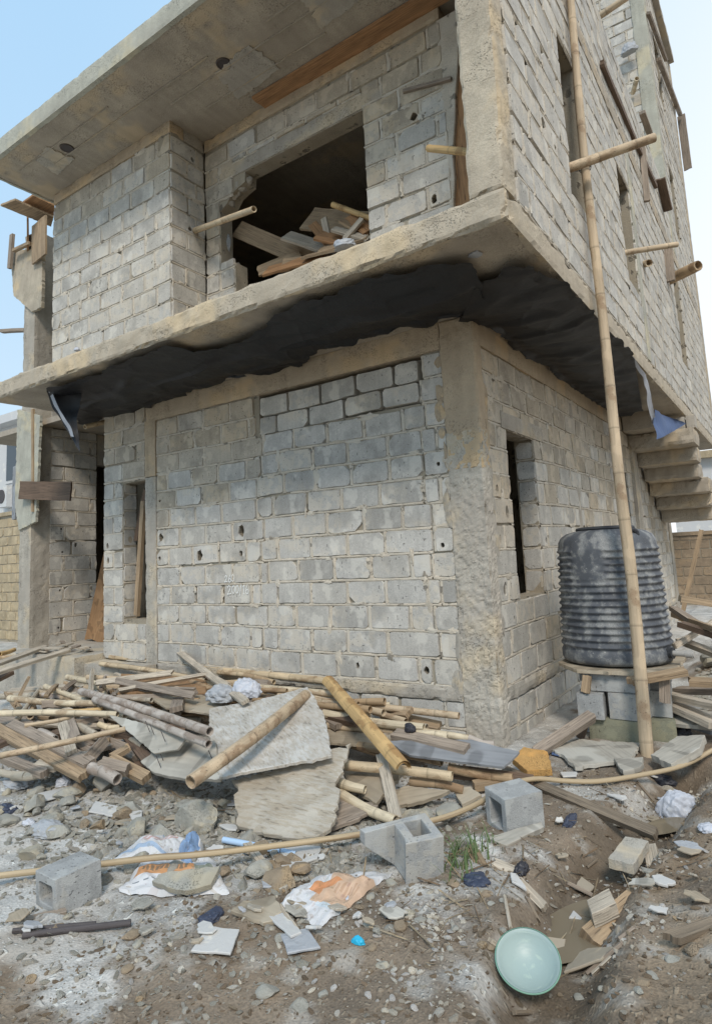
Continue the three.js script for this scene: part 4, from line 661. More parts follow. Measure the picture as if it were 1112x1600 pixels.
film([[-5.058, 3.94, 1.22], [-4.975, 3.633, 1.15], [-4.786, 3.385, 1.12], [-4.521, 3.056, 1.1]], [[-4.626, 3.915, 1], [-4.689, 3.609, 1], [-4.645, 3.358, 1.05], [-4.528, 3.105, 1.08]], 26, 10, (u, v, p) => { p.z += 0.05 * (n3(p.x * 6, p.y * 6, 2) - 0.5); }, M.polythene, 'torn black flap of polythene dangling from the slab end');
film([[-5.014, 3.943, 1.245], [-4.895, 3.646, 1.18], [-4.722, 3.402, 1.15], [-4.629, 3.25, 1.14]], [[-4.92, 3.923, 1.25], [-4.781, 3.593, 1.19], [-4.625, 3.385, 1.16], [-4.547, 3.229, 1.15]], 20, 4, (u, v, p) => { p.z += 0.02 * n3(p.x * 9, p.y * 9, 1); }, M.polyGrey, 'pale folded rim of the dangling polythene flap');
film([[0.91, 3.83, -2.487], [0.874, 3.78, -3.315], [0.809, 3.6, -3.886], [0.676, 3.42, -4.947]], [[0.943, 3.85, -2.471], [0.876, 3.82, -3.716], [0.79, 3.66, -4.463], [0.744, 3.5, -4.901]], 24, 6, (u, v, p) => { p.x += 0.04 * (n3(p.y * 9, p.z * 3, 5) - 0.5); }, M.polyGrey, 'pale hanging strip at the torn end of the side polythene');
film([[0.72, 3.646, -4.871], [0.82, 3.616, -5.406], [0.93, 3.593, -5.773]], [[0.74, 3.153, -4.61], [0.84, 3.259, -5.031], [0.95, 3.639, -6.527]], 20, 12, (u, v, p) => { p.x += 0.10 * (f3(p.y * 5, p.z * 3, 5, 3) - 0.5); }, M.polyBlue, 'blue plastic rag caught above the stair');
film([[-0.439, 3.835, 0.714], [-0.296, 3.835, 0.626]], [[-0.47, 3.83, 0.643], [-0.319, 3.83, 0.587]], 6, 3, () => {}, M.polyGrey, 'small pale scrap on the black polythene');
thing(crumple([0.526, 3.86, 1.085], 0.05, 0.03, 0.05, 4, 0.4, 2, 0.3), M.bagGrey, 'paper_scrap', 'white paper scrap stuck to the slab underside at the corner', 'paper');

// ---------------------------------------------------------------- water tank on its pier of blocks
{
  const t = new THREE.Group(); t.position.set(0.735, 0.60, -1.13); top(t, 'water_tank', 'ribbed black plastic water tank splashed with cement, standing on stacked blocks', 'water tank');
  const prof = [[0.0, 0.0], [0.40, 0.0], [0.475, 0.015], [0.49, 0.05], [0.492, 0.11]]; const n = 15, y0 = 0.13, y1 = 1.05;
  for (let i = 0; i < n; i++) { const a = y0 + (y1 - y0) * i / n, h = (y1 - y0) / n, r = 0.488 - 0.035 * (i / n); prof.push([r - 0.012, a + h * 0.06], [r - 0.013, a + h * 0.34], [r - 0.003, a + h * 0.48], [r + 0.006, a + h * 0.62], [r + 0.006, a + h * 0.78], [r - 0.004, a + h * 0.94]); }
  prof.push([0.445, 1.07], [0.440, 1.12], [0.415, 1.165], [0.36, 1.20], [0.27, 1.222], [0.25, 1.225], [0.0, 1.226]);
  let g = new THREE.LatheGeometry(prof.map(([x, y]) => new THREE.Vector2(x, y)), 96); const p = g.attributes.position, uv = g.attributes.uv;
  for (let i = 0; i < p.count; i++) { const x = p.getX(i), y = p.getY(i), z = p.getZ(i), a = Math.atan2(z, x), rd = Math.hypot(x, z); let k = 1 + 0.016 * (f3(Math.cos(a) * 1.2 + 4, y * 1.4, Math.sin(a) * 1.2, 3) - 0.5) + 0.006 * (n3(Math.cos(a) * 9, y * 12, Math.sin(a) * 9) - 0.5);
    const pad = smooth(0.42, 0.30, Math.abs(((a - 1.75 + 9.42) % 6.283) - 3.14)) * smooth(0.72, 0.78, y) * smooth(1.10, 1.04, y); if (pad > 0) k = lerp(k, 0.462 / Math.max(0.2, rd), pad); // smooth panel among the ribs
    p.setX(i, x * k); p.setZ(i, z * k); uv.setXY(i, a / 6.2832 * 4, y / 0.75); }
  g.computeVertexNormals(); const body = new THREE.Mesh(g, M.tank); body.name = 'body'; t.add(body);
  const lid = new THREE.LatheGeometry([[0, 1.222], [0.265, 1.222], [0.27, 1.235], [0.262, 1.250], [0.235, 1.256], [0.0, 1.262]].map(([x, y]) => new THREE.Vector2(x, y)), 48); const lm = new THREE.Mesh(lid, M.tankLid); lm.name = 'lid'; t.add(lm);
  const sp = new THREE.CylinderGeometry(0.045, 0.05, 0.05, 16).rotateZ(Math.PI / 2).translate(0.50, 0.10, 0); const cup = new THREE.Mesh(sp, M.tankLid); cup.name = 'outlet_collar'; cup.rotation.y = -0.25; t.add(cup);
  const pi = merge([new THREE.CylinderGeometry(0.024, 0.024, 0.20, 14).rotateZ(Math.PI / 2).translate(0.60, 0.10, 0), new THREE.CylinderGeometry(0.032, 0.032, 0.06, 14).rotateZ(Math.PI / 2).translate(0.66, 0.10, 0)]); const pm = new THREE.Mesh(pi, M.pvc); pm.name = 'outlet_pipe'; pm.rotation.y = -0.25; t.add(pm);
  const hd = new THREE.Mesh(new THREE.TorusGeometry(0.045, 0.022, 8, 16).translate(0, 0, 0), M.tankLid); hd.name = 'lifting_lug'; hd.position.set(0.30, 1.16, 0.26); hd.rotation.y = 0.8; t.add(hd);
  shade(t);
}
function solidBlock(L, Hh, D, seed) { const g = rough(-L / 2, 0, -D / 2, L / 2, Hh, D / 2, 0.004, 0.05, 14, seed, 1.3); return g; }
const blk = (p, ry, L, h, D, m, label, group) => { const o = new THREE.Mesh(solidBlock(L, h, D, (blk.n = (blk.n ?? 60) + 1)), M[m]); o.position.set(...p); o.rotation.y = ry; return top(o, 'concrete_block', label, 'block', group); };
const PB = 'grey block in the pier under the water tank', PBG = 'blocks of the tank pier';
blk([0.79, -0.06, -0.70], 0.06, 0.46, 0.24, 0.22, 'mossBlock', 'mossy greenish block at the foot of the tank pier');
blk([1.10, -0.06, -0.93], -1.35, 0.44, 0.24, 0.20, 'mossBlock', 'mossy upright block at the side of the tank pier');
blk([1.10, -0.06, -1.42], -1.5, 0.44, 0.24, 0.20, 'looseBlock', PB, PBG);
blk([0.62, -0.06, -1.25], 0.05, 0.45, 0.24, 0.45, 'looseBlock', PB, PBG);
blk([0.60, 0.182, -0.64], 0.10, 0.22, 0.215, 0.24, 'looseBlock', 'half block jutting from the left of the tank pier');
blk([0.90, 0.182, -0.72], -0.04, 0.30, 0.22, 0.24, 'looseBlock', PB, PBG);
blk([1.09, 0.182, -1.02], -1.45, 0.44, 0.22, 0.20, 'looseBlock', PB, PBG);
blk([0.66, 0.182, -1.20], 0.02, 0.45, 0.22, 0.44, 'looseBlock', PB, PBG);
blk([0.83, 0.405, -0.74], 0.03, 0.46, 0.155, 0.24, 'looseBlock', 'wide upper block of the tank pier below the boards');
blk([1.08, 0.405, -1.05], -1.5, 0.44, 0.155, 0.20, 'looseBlock', PB, PBG);
blk([0.62, 0.405, -1.22], 0.02, 0.45, 0.155, 0.44, 'looseBlock', PB, PBG);
thing(sheet([[0.26, 0.563, -0.86], [0.52, 0.563, -0.55], [1.02, 0.563, -0.58], [1.28, 0.563, -0.80], [1.26, 0.563, -1.5], [0.5, 0.563, -1.6], [0.28, 0.563, -1.4]], 0.028, 0.016, 5, 0.8), M.ply, 'platform_board', 'warped board between the tank and its pier', 'board');
wood([0.95, 0.53, -0.48], [1.36, 0.60, -0.72], 0.09, 0.05, 0.2, 'wood', 'timber_offcut', 'splintered timber end sticking out below the tank tap', null, 'timber', 0.05);
wood([0.58, 0.40, -0.52], [0.60, 0.545, -0.56], 0.07, 0.05, 0, 'wood', 'timber_offcut', 'small upright wedge under the tank boards', null, 'timber', 0.01, [0, 0, 1]);
wood([1.19, 0.34, -0.66], [1.20, 0.55, -0.70], 0.08, 0.05, 0, 'woodGrey', 'timber_offcut', 'grey upright wedge at the pier edge', null, 'timber', 0.01, [0, 0, 1]);

// ---------------------------------------------------------------- boundary walls and neighbours
function fence(name, F, u0, u1, v1, rowH, m, label, seed, cat = 'wall') {
  const q = rng(seed), w = new THREE.Group(), body = new THREE.BoxGeometry(u1 - u0, v1 + 0.5, 0.2).translate((u0 + u1) / 2, (v1 - 0.5) / 2, -0.112).applyMatrix4(F);
  top(w, name, label, cat); part(w, 'core', uvBox(body), M.backing); let n = 0, rest = [];
  for (let v = 0, row = 0; v < v1 - 0.1; v += rowH, row++) for (let u = u0 + (row % 2) * 0.23; u < u1 - 0.2; u += 0.47) {
    const g = blockGeo(u + 0.008, v + 0.008, Math.min(u1, u + 0.46), Math.min(v1, v + rowH - 0.006), seed * 1000 + n++, 0.014); g.applyMatrix4(F);
    const p = new THREE.Vector3(u + 0.2, v, 0).applyMatrix4(F).project(camera); if (Math.abs(p.x) < 1.15 && p.z < 1) part(w, 'concrete_block', g, m); else rest.push(g); }
  if (rest.length) { const o = part(w, 'far_blocks', merge(rest), m); o.userData.kind = 'stuff'; }
  part(w, 'coping', uvBox(new THREE.BoxGeometry(u1 - u0, 0.10, 0.30).translate((u0 + u1) / 2, v1 + 0.05, -0.1).applyMatrix4(F)), m); shade(w); return w;
}
fence('boundary_wall', FZ(0, -3.2), -17, -9.3, [-14.717, 3.188, -3.2][1], 0.24, M.fenceTan, 'tan block boundary wall beside the porch', 71);
fence('boundary_wall', FZ(0, -14), -1.5, 9, [0.056, 1.813, -14][1], 0.24, M.fenceBrown, 'brown block boundary wall beyond the stair', 72);
{ // white neighbour on the left with a window and an air conditioner
  const g = new THREE.Group(); g.position.set(-22, 0, -8); top(g, 'white_house', 'white rendered neighbour house behind the tan boundary wall', 'house');
  const y1 = [-24.036, 7.793, -8][1]; part(g, 'wall', box(-34, 0, -14, [-22.02, 6.564, -8][0], y1, -8), M.white);
  part(g, 'roof_edge', box(-34.5, y1, -14.5, [-22.02, 6.564, -8][0] + 0.5, y1 + 0.35, -7.5), M.white);
  const a = [-24.315, 7.045, -8], b = [-23.386, 5.482, -8]; const w = part(g, 'window', box(a[0] - 0.12, b[1] - 0.12, -8.02, b[0] + 0.12, a[1] + 0.12, -7.95), M.white); part(w, 'pane', box(a[0], b[1], -8.0, b[0], a[1], -7.93), M.glass);
  const c = [-24.287, 5.206, -8], d = [-23.491, 4.34, -8]; const ac = part(g, 'air_conditioner', box(c[0], d[1], -8.0, d[0], c[1], -7.55), M.white); const f = part(ac, 'grille', new THREE.CylinderGeometry(0.28, 0.28, 0.03, 24).rotateX(Math.PI / 2).translate((c[0] + d[0]) / 2, (c[1] + d[1]) / 2, -7.54), M.wire);
  shade(g);
  const h = new THREE.Group(); h.position.set(3, 0, -26); top(h, 'white_house', 'white rendered house glimpsed under the stair', 'house');
  part(h, 'wall', box(-2, 0, -32, 14, 5.2, -26), M.white); part(h, 'roof_edge', box(-2.4, 5.2, -32.4, 14.4, 5.5, -25.6), M.fenceTan); const ww = part(h, 'window', box(3, 2.4, -26.02, 4.6, 3.9, -25.95), M.white); part(ww, 'pane', box(3.1, 2.5, -26, 4.5, 3.8, -25.93), M.glass); shade(h);
}
{ const g = []; for (let i = 0; i < 5; i++) g.push(tube([[-9.6, [-14.971, 3.652, -3.2][1] + 0.05 * i, -3.25], [-10.4, [-14.986, 3.998, -3.2][1] + 0.25 * Math.sin(i * 2), -3.2], [-11.2, [-14.978, 3.825, -3.2][1] + 0.2 * Math.cos(i * 3), -3.3], [-12.2, [-14.969, 3.618, -3.2][1] + 0.1 * i, -3.2]], 0.012, 24, 5)); thing(merge(g), M.wire, 'barbed_wire', 'loose dark wire coils above the tan boundary wall', 'wire'); }

// ---------------------------------------------------------------- the heap of bamboo and timber before the front wall
const HB = 'weathered bamboo culm lying in the heap before the front wall', HBG = 'bamboo culms in the heap', HF = 'light tan bamboo culm lying in the heap before the front wall', HFG = 'tan bamboo culms in the heap', HW = 'grey timber offcut jumbled in the heap before the porch', HWG = 'timber offcuts in the heap';
const L1 = ["pale culm lying over the left offcuts, thicker of two parallel ones", "thinner pale culm running out from under the two mauve culms", "tan culm slanting across the timber offcuts", "yellow culm behind the brown plywood panel, next to the wall", "thick yellow culm along the wall behind the whitewashed lath", "yellow culm resting on the brown plywood panel", "yellow culm behind the crumpled white bag", "short tan culm between the wall and the split bamboo", "stubby yellow culm crossing just right of the split bamboo's top", "long tan culm pointing at the corner column, uppermost by the wall", "tan culm sloping under the split bamboo towards the black cap", "pale culm with the black plastic cap", "tan culm below the capped one", "stout yellow culm sticking out under the blue grey sheet", "pale culm lying with its open end by the pale lath's foot", "short pale culm stub just above the one at the lath's foot", "brown culm on the ground under the blue grey sheet", "short pale culm ending on the blue grey sheet", "longer pale culm ending on the blue grey sheet", "orange culm behind the porch column", "tan culm under the orange one behind the porch column", "thin yellow culm leaning on the front wall beside the whitewashed lath", "short pale culm end between wall and heap near the split bamboo", "thin tan culm on the offcuts below the parallel pale pair", "thin orange culm wedged between the parallel pale pair", "short yellow culm end below the mauve pair", "tan culm just behind the top edge of the white board", "tan culm under the crumpled white bag"], L2 = ["upper of the two mauve culms lying side by side", "lower of the two mauve culms lying side by side", "thin grey culm pointing up behind the pale culms", "thick grey culm stub among the offcuts", "grey culm stub under the tan slanting culm", "thickest mauve culm stub at the front of the offcuts", "mauve culm lying behind the pale culms near the porch plinth", "mauve culm stub under the split bamboo", "brown culm under the tan ones right of the white board", "grey culm under the blue grey sheet's rear edge", "brown culm stub left of the nailed cement board", "grey culm stub left of the nailed cement board", "brown culm in the dark hollow under the blue grey sheet", "brown culm at the orange foam end of the heap", "grey culm at the front foot of the left offcuts", "second grey culm at the front foot of the left offcuts", "mauve culm tip lying on the blue grey sheet against the column"]; let li = 0, lj = 0;
for (const [a, b, r, t] of [ // long culms, tan
  [[-4.643, 0.4, 1.791], [-3.363, 0.42, 1.603], 0.046, 'pale'], [[-4.225, 0.4, 2.326], [-2.79, 0.42, 1.801], 0.040, 'pale'], [[-2.84, 0.34, 2.866], [-2.212, 0.44, 2.136], 0.033, 'tan'], [[-5.549, 0.5, -0.012], [-3.979, 0.46, -0.062], 0.046, 'fresh'], [[-4.078, 0.48, -0.047], [-1.84, 0.44, 0.027], 0.058, 'fresh'],
  [[-5.244, 0.48, 0.335], [-3.026, 0.46, 0.574], 0.044, 'fresh'], [[-3.387, 0.44, 0.054], [-2.409, 0.42, 0.199], 0.042, 'fresh'], [[-1.983, 0.36, -0.212], [-1.514, 0.34, -0.29], 0.040, 'tan'], [[-1.778, 0.34, -0.024], [-1.556, 0.36, -0.236], 0.045, 'fresh'], [[-1.605, 0.34, -0.189], [-0.918, 0.3, -0.226], 0.046, 'fresh'],
  [[-1.42, 0.34, 0.286], [-0.599, 0.3, 0.582], 0.040, 'tan'], [[-1.257, 0.36, 0.855], [-0.332, 0.32, 0.76], 0.050, 'pale'], [[-1.188, 0.28, 0.888], [-0.613, 0.26, 0.76], 0.040, 'tan'], [[-0.595, 0.2, 1.462], [0.154, 0.18, 1.275], 0.050, 'fresh'], [[-0.531, 0.1, 1.666], [0.022, 0.06, 1.806], 0.048, 'pale'],
  [[-0.517, 0.16, 1.665], [-0.321, 0.13, 1.629], 0.046, 'pale'], [[-0.153, 0.11, 1.32], [0.197, 0.08, 1.21], 0.045, 'brown'], [[-0.345, 0.3, 0.862], [-0.117, 0.28, 0.791], 0.038, 'pale'], [[-0.381, 0.27, 0.697], [0.004, 0.25, 0.655], 0.042, 'pale'], [[-6.838, 0.6, 0.813], [-7.103, 0.6, 0.478], 0.045, 'orange'], [[-6.882, 0.55, 0.833], [-6.732, 0.55, 0.676], 0.04, 'fresh'],
  [[-4.974, 0.62, -0.71], [-3.53, 0.52, -0.164], 0.030, 'fresh'], [[-1.325, 0.3, 0.224], [-1.081, 0.28, 0.057], 0.044, 'pale'], [[-3.466, 0.36, 2.255], [-3.245, 0.38, 1.917], 0.028, 'tan'], [[-3.611, 0.38, 1.872], [-3.278, 0.38, 1.626], 0.030, 'orange'], [[-2.853, 0.36, 1.939], [-2.584, 0.36, 1.908], 0.036, 'fresh'], [[-2.328, 0.4, 0.368], [-1.878, 0.38, 0.404], 0.045, 'tan'], [[-3.085, 0.36, 0.451], [-1.733, 0.34, 0.581], 0.045, 'tan'],
]) pole([a, [(a[0] + b[0]) / 2 + rr(-0.025, 0.025), (a[1] + b[1]) / 2 + rr(-0.025, 0.025), (a[2] + b[2]) / 2], b], r * 0.72, r * 0.64, t, L1[li++], HFG);
for (const [a, b, r, t] of [ // weathered grey culms
  [[-3.904, 0.46, 1.449], [-1.337, 0.5, 2.065], 0.050, 'mauve'], [[-3.386, 0.46, 1.635], [-1.214, 0.46, 2.19], 0.040, 'mauve'], [[-3.743, 0.34, 2.2], [-5.124, 0.34, 1.204], 0.034, 'grey'], [[-3.338, 0.3, 2.193], [-3.058, 0.28, 2.216], 0.056, 'mauve'], [[-3.153, 0.32, 1.948], [-2.773, 0.3, 2.022], 0.050, 'grey'], [[-2.314, 0.2, 2.359], [-2.007, 0.16, 2.347], 0.060, 'mauve'],
  [[-4.742, 0.34, 1.373], [-4.24, 0.34, 1.304], 0.038, 'mauve'], [[-1.564, 0.34, 0.457], [-1.216, 0.32, 0.484], 0.05, 'mauve'], [[-1.33, 0.26, 0.683], [-0.788, 0.24, 0.63], 0.045, 'brown'], [[-0.677, 0.22, 0.809], [-0.044, 0.2, 0.593], 0.05, 'grey'], [[-2.474, 0.22, 1.949], [-2.341, 0.2, 1.887], 0.05, 'brown'], [[-2.496, 0.26, 1.859], [-2.263, 0.25, 1.927], 0.05, 'grey'], [[-0.781, 0.2, 1.027], [-0.046, 0.18, 1.033], 0.045, 'brown'], [[-0.001, 0.14, 1.026], [0.434, 0.1, 0.912], 0.045, 'brown'],
  [[-2.98, 0.12, 2.603], [-2.755, 0.14, 2.447], 0.05, 'grey'], [[-3.351, 0.1, 2.568], [-2.882, 0.12, 2.555], 0.04, 'grey'], [[0.004, 0.26, 0.676], [0.186, 0.22, 0.618], 0.040, 'mauve'],
]) pole([a, [(a[0] + b[0]) / 2 + rr(-0.022, 0.022), (a[1] + b[1]) / 2 + rr(-0.022, 0.022), (a[2] + b[2]) / 2], b], r * 0.74, r * 0.68, t, L2[lj++], HBG);
for (let i = 0; i < 110; i++) { // the buried layers of the heap
  const q = rng(1500 + i), A = i % 2, x = A ? lerp(-5.0, -2.7, q()) : lerp(-3.3, -0.55, q()), z = A ? lerp(0.55, 1.75, q()) : lerp(0.22, 1.05 - 0.10 * (x + 2), q()), an = (q() - 0.5) * 1.1 + 0.15, L = 0.35 + 0.75 * q(), y = Math.max(H(x, z), 0) + 0.05 + 0.26 * q() * (A ? 1 - smooth(1.3, 1.9, z) : 1), ti = 0.10 * (q() - 0.5), dx = Math.cos(an) * L, dz = Math.sin(an) * L * (A ? 1 : 0.35);
  if (Math.min(z - dz, z + dz) < 0.12 || Math.max(x + dx, x - dx) > -0.15) continue;
  if (i % 3 < 2) pole([[x - dx, y - ti, z - dz], [x + dx, y + ti, z + dz]], 0.022 + 0.016 * q(), 0.022 + 0.012 * q(), ['grey', 'tan', 'brown', 'mauve', 'pale'][Math.floor(q() * 5)], (A ? 'half buried bamboo culm under the timber offcuts before the porch' : 'half buried bamboo culm under the boards before the front wall'), A ? 'buried culms by the porch' : 'buried culms by the front wall');
  else wood([x - dx * 0.6, y - ti, z - dz], [x + dx * 0.6, y + ti, z + dz], 0.07 + 0.06 * q(), 0.045, q(), ['woodGrey', 'wood', 'woodDark'][Math.floor(q() * 3)], 'timber_offcut', 'half buried timber inside the heap before the front wall', 'buried timbers', 'timber', 0.03); }
for (let i = 0; i < 46; i++) { const q = rng(2500 + i), x = lerp(-4.9, -2.75, q()), z = lerp(0.75, 1.95, q()), an = (q() - 0.5) * 1.7, L = 0.22 + 0.5 * q(), y = Math.max(H(x, z), 0) + 0.12 + 0.28 * q() * (1 - smooth(1.3, 2.0, z)), ti = 0.12 * (q() - 0.5), dx = Math.cos(an) * L, dz = Math.sin(an) * L * 0.8; if (z - Math.abs(dz) < 0.15) continue;
  wood([x - dx, y - ti, z - dz], [x + dx, y + ti, z + dz], 0.03 + 0.04 * q(), 0.025 + 0.02 * q(), q() * 2, ['woodGrey', 'woodPale', 'wood', 'woodGrey'][i % 4], 'timber_stick', 'thin grey stick tangled in the left of the heap', 'thin sticks in the heap', 'timber', 0.03); }
pole([[-0.98, 0.36, 2.551], [-1.025, 0.46, 1.988], [-1.316, 0.54, 1.007]], 0.044, 0.046, 'tan', 'brown bamboo lying across the white crusted board');
thing(bamboo([[-1.529, 0.52, 0.411], [-0.594, 0.42, 1.196], [-0.051, 0.28, 1.563]], 0.062, 0.056, { tint: BT.orange, seed: 77, split: true, node: 0.4 }), M.bamboo, 'split_bamboo', 'orange split bamboo sloping down from the wall over the heap', 'bamboo');
wood([-0.396, 0.26, 1.297], [0.02, 0.05, 1.789], 0.075, 0.03, 0.5, 'woodPale', 'timber_lath', 'pale lath propped against the split bamboo', null, 'timber');
wood([-5.064, 0.66, -0.52], [-1.694, 0.52, 1.341], 0.07, 0.03, 0.4, 'woodPale', 'timber_lath', 'whitewashed lath leaning against the front wall on the heap', null, 'timber');
wood([-3.82, 0.52, 0.114], [-2.455, 0.5, 0.811], 0.06, 0.03, 0.4, 'woodPale', 'timber_lath', 'second shorter whitewashed lath lying beside the leaning one', null, 'timber');
wood([-4.091, 0.54, -0.735], [-2.052, 0.46, -0.22], 0.05, 0.03, 0.3, 'woodRed', 'timber_lath', 'thin reddish strip along the wall behind the heap', null, 'timber');
for (const [a, b, w, t, m, ro] of [ // jumbled sawn offcuts
  [[-3.844, 0.32, 2.324], [-2.307, 0.16, 2.421], 0.09, 0.05, 'wood', 0.4], [[-3.73, 0.34, 2.241], [-2.324, 0.22, 2.353], 0.10, 0.05, 'woodGrey', 0.3], [[-3.251, 0.2, 2.538], [-2.718, 0.14, 2.494], 0.07, 0.05, 'woodGrey', 0.2], [[-3.195, 0.34, 1.959], [-3.127, 0.36, 1.778], 0.07, 0.05, 'woodGrey', 0.1], [[-3.217, 0.36, 2.054], [-2.568, 0.28, 2.365], 0.085, 0.03, 'woodPale', 0.2], [[-3.205, 0.36, 2.002], [-2.764, 0.32, 2.218], 0.10, 0.04, 'woodGrey', 0.3],
  [[-2.239, 0.24, 2.333], [-2.006, 0.2, 2.256], 0.08, 0.06, 'woodGrey', 0.6], [[-2.316, 0.22, 2.199], [-1.863, 0.14, 2.195], 0.09, 0.05, 'wood', 0.4], [[-2.583, 0.24, 2.312], [-2.453, 0.24, 2.285], 0.07, 0.05, 'woodPale', 0.2], [[-2.417, 0.24, 2.319], [-2.58, 0.3, 2.055], 0.09, 0.03, 'woodGrey', 1.0], [[-2.336, 0.22, 2.174], [-2.31, 0.26, 2.043], 0.07, 0.04, 'wood', 0.2], [[-4.841, 0.34, 1.021], [-4.059, 0.36, 1.33], 0.10, 0.03, 'woodGrey', 0.2], [[-5.384, 0.34, 1.415], [-4.956, 0.34, 0.952], 0.14, 0.03, 'woodPale', 0.1], [[-5.237, 0.3, 1.079], [-4.799, 0.32, 0.863], 0.13, 0.03, 'woodPale', 0.1],
  [[-4.551, 0.36, 0.94], [-3.986, 0.38, 0.936], 0.13, 0.02, 'woodPale', 0], [[-4.4, 0.36, 1.863], [-5.113, 0.5, 1.333], 0.035, 0.025, 'wood', 0.4], [[-3.26, 0.22, 2.356], [-3.088, 0.26, 2.232], 0.09, 0.05, 'woodGrey', 0.5], [[-2.905, 0.18, 2.442], [-2.701, 0.16, 2.374], 0.11, 0.04, 'woodPale', 0.2], [[-3.609, 0.22, 2.42], [-3.492, 0.28, 2.29], 0.08, 0.05, 'woodDark', 0.3], [[-2.962, 0.22, 2.019], [-2.594, 0.22, 2.081], 0.2, 0.03, 'woodGrey', 0.1], [[-3.366, 0.24, 2.072], [-3.131, 0.3, 2.034], 0.09, 0.05, 'woodDark', 0.5], [[-2.729, 0.28, 1.837], [-2.3, 0.3, 1.867], 0.08, 0.05, 'woodDark', 0.2],
  [[-2.626, 0.26, 1.816], [-2.033, 0.2, 2.059], 0.08, 0.05, 'woodDark', 0.4], [[-2.841, 0.2, 1.885], [-2.316, 0.18, 1.949], 0.10, 0.05, 'woodGrey', 0.7], [[-2.912, 0.16, 2.25], [-2.713, 0.22, 2.061], 0.09, 0.04, 'woodDark', 0.2], [[-4.291, 0.28, 2.059], [-3.61, 0.3, 2.113], 0.09, 0.05, 'woodGrey', 0.5], [[-2.289, 0.1, 1.999], [-2.129, 0.16, 1.876], 0.09, 0.05, 'woodDark', 0.3], [[-3.904, 0.18, 2.19], [-3.077, 0.16, 2.237], 0.08, 0.05, 'woodGrey', 0.9],
]) wood(a, b, w, t, ro, m, 'timber_offcut', HW.replace('grey', KIND[m]), KIND[m] + ' ' + HWG, 'timber', 0.025);
wood([-6.113, 0.52, 1.469], [-6.759, 0.62, 0.21], 0.09, 0.04, 0.2, 'woodPale', 'timber_lath', 'upper of two long grey laths resting on the porch edge', null, 'timber');
wood([-5.765, 0.45, 1.764], [-6.028, 0.61, 0.299], 0.09, 0.04, 0.2, 'woodPale', 'timber_lath', 'lower of two long grey laths resting on the porch edge', null, 'timber');
wood([-6.366, 0.3, 1.195], [-6.382, 0.4, 0.869], 0.08, 0.05, 0.2, 'woodDark', 'timber_offcut', 'dark timber end under the two long grey laths', null, 'timber');
for (let i = 0; i < 12; i++) { const q = rng(300 + i), x = rr(-6.9, -5.9, q), z = rr(-0.1, 0.34, q), a = q() * 6; wood([x, 0.575 + 0.022 * (i % 4), z], [x + 0.45 * Math.cos(a), 0.585 + 0.022 * (i % 4), z - 0.12 * Math.sin(a)], 0.07, 0.02, 0.1, i % 3 ? 'woodPale' : 'woodGrey', 'timber_lath', 'thin grey lath lying on the porch floor', 'laths on the porch floor', 'timber'); }
wood([-0.496, 0.3, 0.949], [0.13, 0.26, 0.951], 0.10, 0.05, 0.3, 'woodGrey', 'timber_offcut', 'grey board on top of the blue grey sheet', null, 'timber');
wood([0.268, 0.06, 0.665], [1.383, -0.01, 1.117], 0.065, 0.04, 0.5, 'woodMud', 'timber_beam', 'long muddy timber lying from the heap to the ditch', null, 'timber');
wood([0.315, 0.03, 0.115], [0.651, 0.24, -0.425], 0.09, 0.07, 0.5, 'woodGrey', 'timber_beam', 'timber prop leaning from the ground to the tank pier', null, 'timber');
wood([0.497, 0.02, -0.521], [0.559, 0.16, -0.502], 0.07, 0.05, 0, 'woodDark', 'timber_offcut', 'short dark post beside the tank pier', null, 'timber', 0.02, [0, 0, 1]);
wood([0.195, 0.05, 1.034], [0.357, 0.06, 0.902], 0.07, 0.05, 0.2, 'wood', 'timber_offcut', 'short pale timber between the heap and the tipped block', null, 'timber');
wood([-0.028, 0.1, 0.977], [0.553, 0.06, 0.805], 0.08, 0.06, 0.3, 'woodDark', 'timber_offcut', 'dark wet timber under the blue grey sheet', null, 'timber');
// boards and sheets in the heap
const slab = (p, t, j, m, per, name, label, cat = 'board', turn = false) => thing(sheet(p, t, j, (slab.n = (slab.n ?? 0) + 1), per, turn), M[m], name, label, cat);
slab([[-4.265, 0.46, 0.723], [-3.082, 0.46, 0.523], [-2.608, 0.42, 0.953], [-3.57, 0.42, 1.243]], 0.02, 0.006, 'plyBrown', 0.9, 'plywood_sheet', 'brown plywood panel at the back of the heap');
slab([[-3.769, 0.36, 1.15], [-2.79, 0.36, 0.79], [-2.731, 0.34, 0.819], [-3.674, 0.34, 1.14]], 0.02, 0.006, 'woodPale', 0.9, 'plywood_sheet', 'pale board edge under the brown panel');
slab([[-3.268, 0.4, 1.147], [-2.629, 0.42, 0.991], [-2.085, 0.4, 1.14], [-1.969, 0.38, 1.366], [-2.675, 0.38, 1.372]], 0.015, 0.010, 'ply', 1, 'plywood_sheet', 'tan torn plywood below the brown panel');
slab([[-2.808, 0.4, 1.84], [-2.222, 0.44, 1.957], [-1.611, 0.42, 1.993], [-1.646, 0.34, 2.084], [-1.893, 0.3, 2.12]], 0.015, 0.006, 'plyWhite', 1, 'plywood_sheet', 'grey triangular board under the two mauve culms');
slab([[-2.072, 0.2, 2.095], [-1.974, 0.32, 1.836], [-1.453, 0.36, 1.899], [-1.129, 0.22, 2.165], [-1.416, 0.18, 2.177], [-1.811, 0.16, 2.162]], 0.025, 0.010, 'plyWhite', 1.2, 'cement_board', 'pale cement stained board with bent nails');
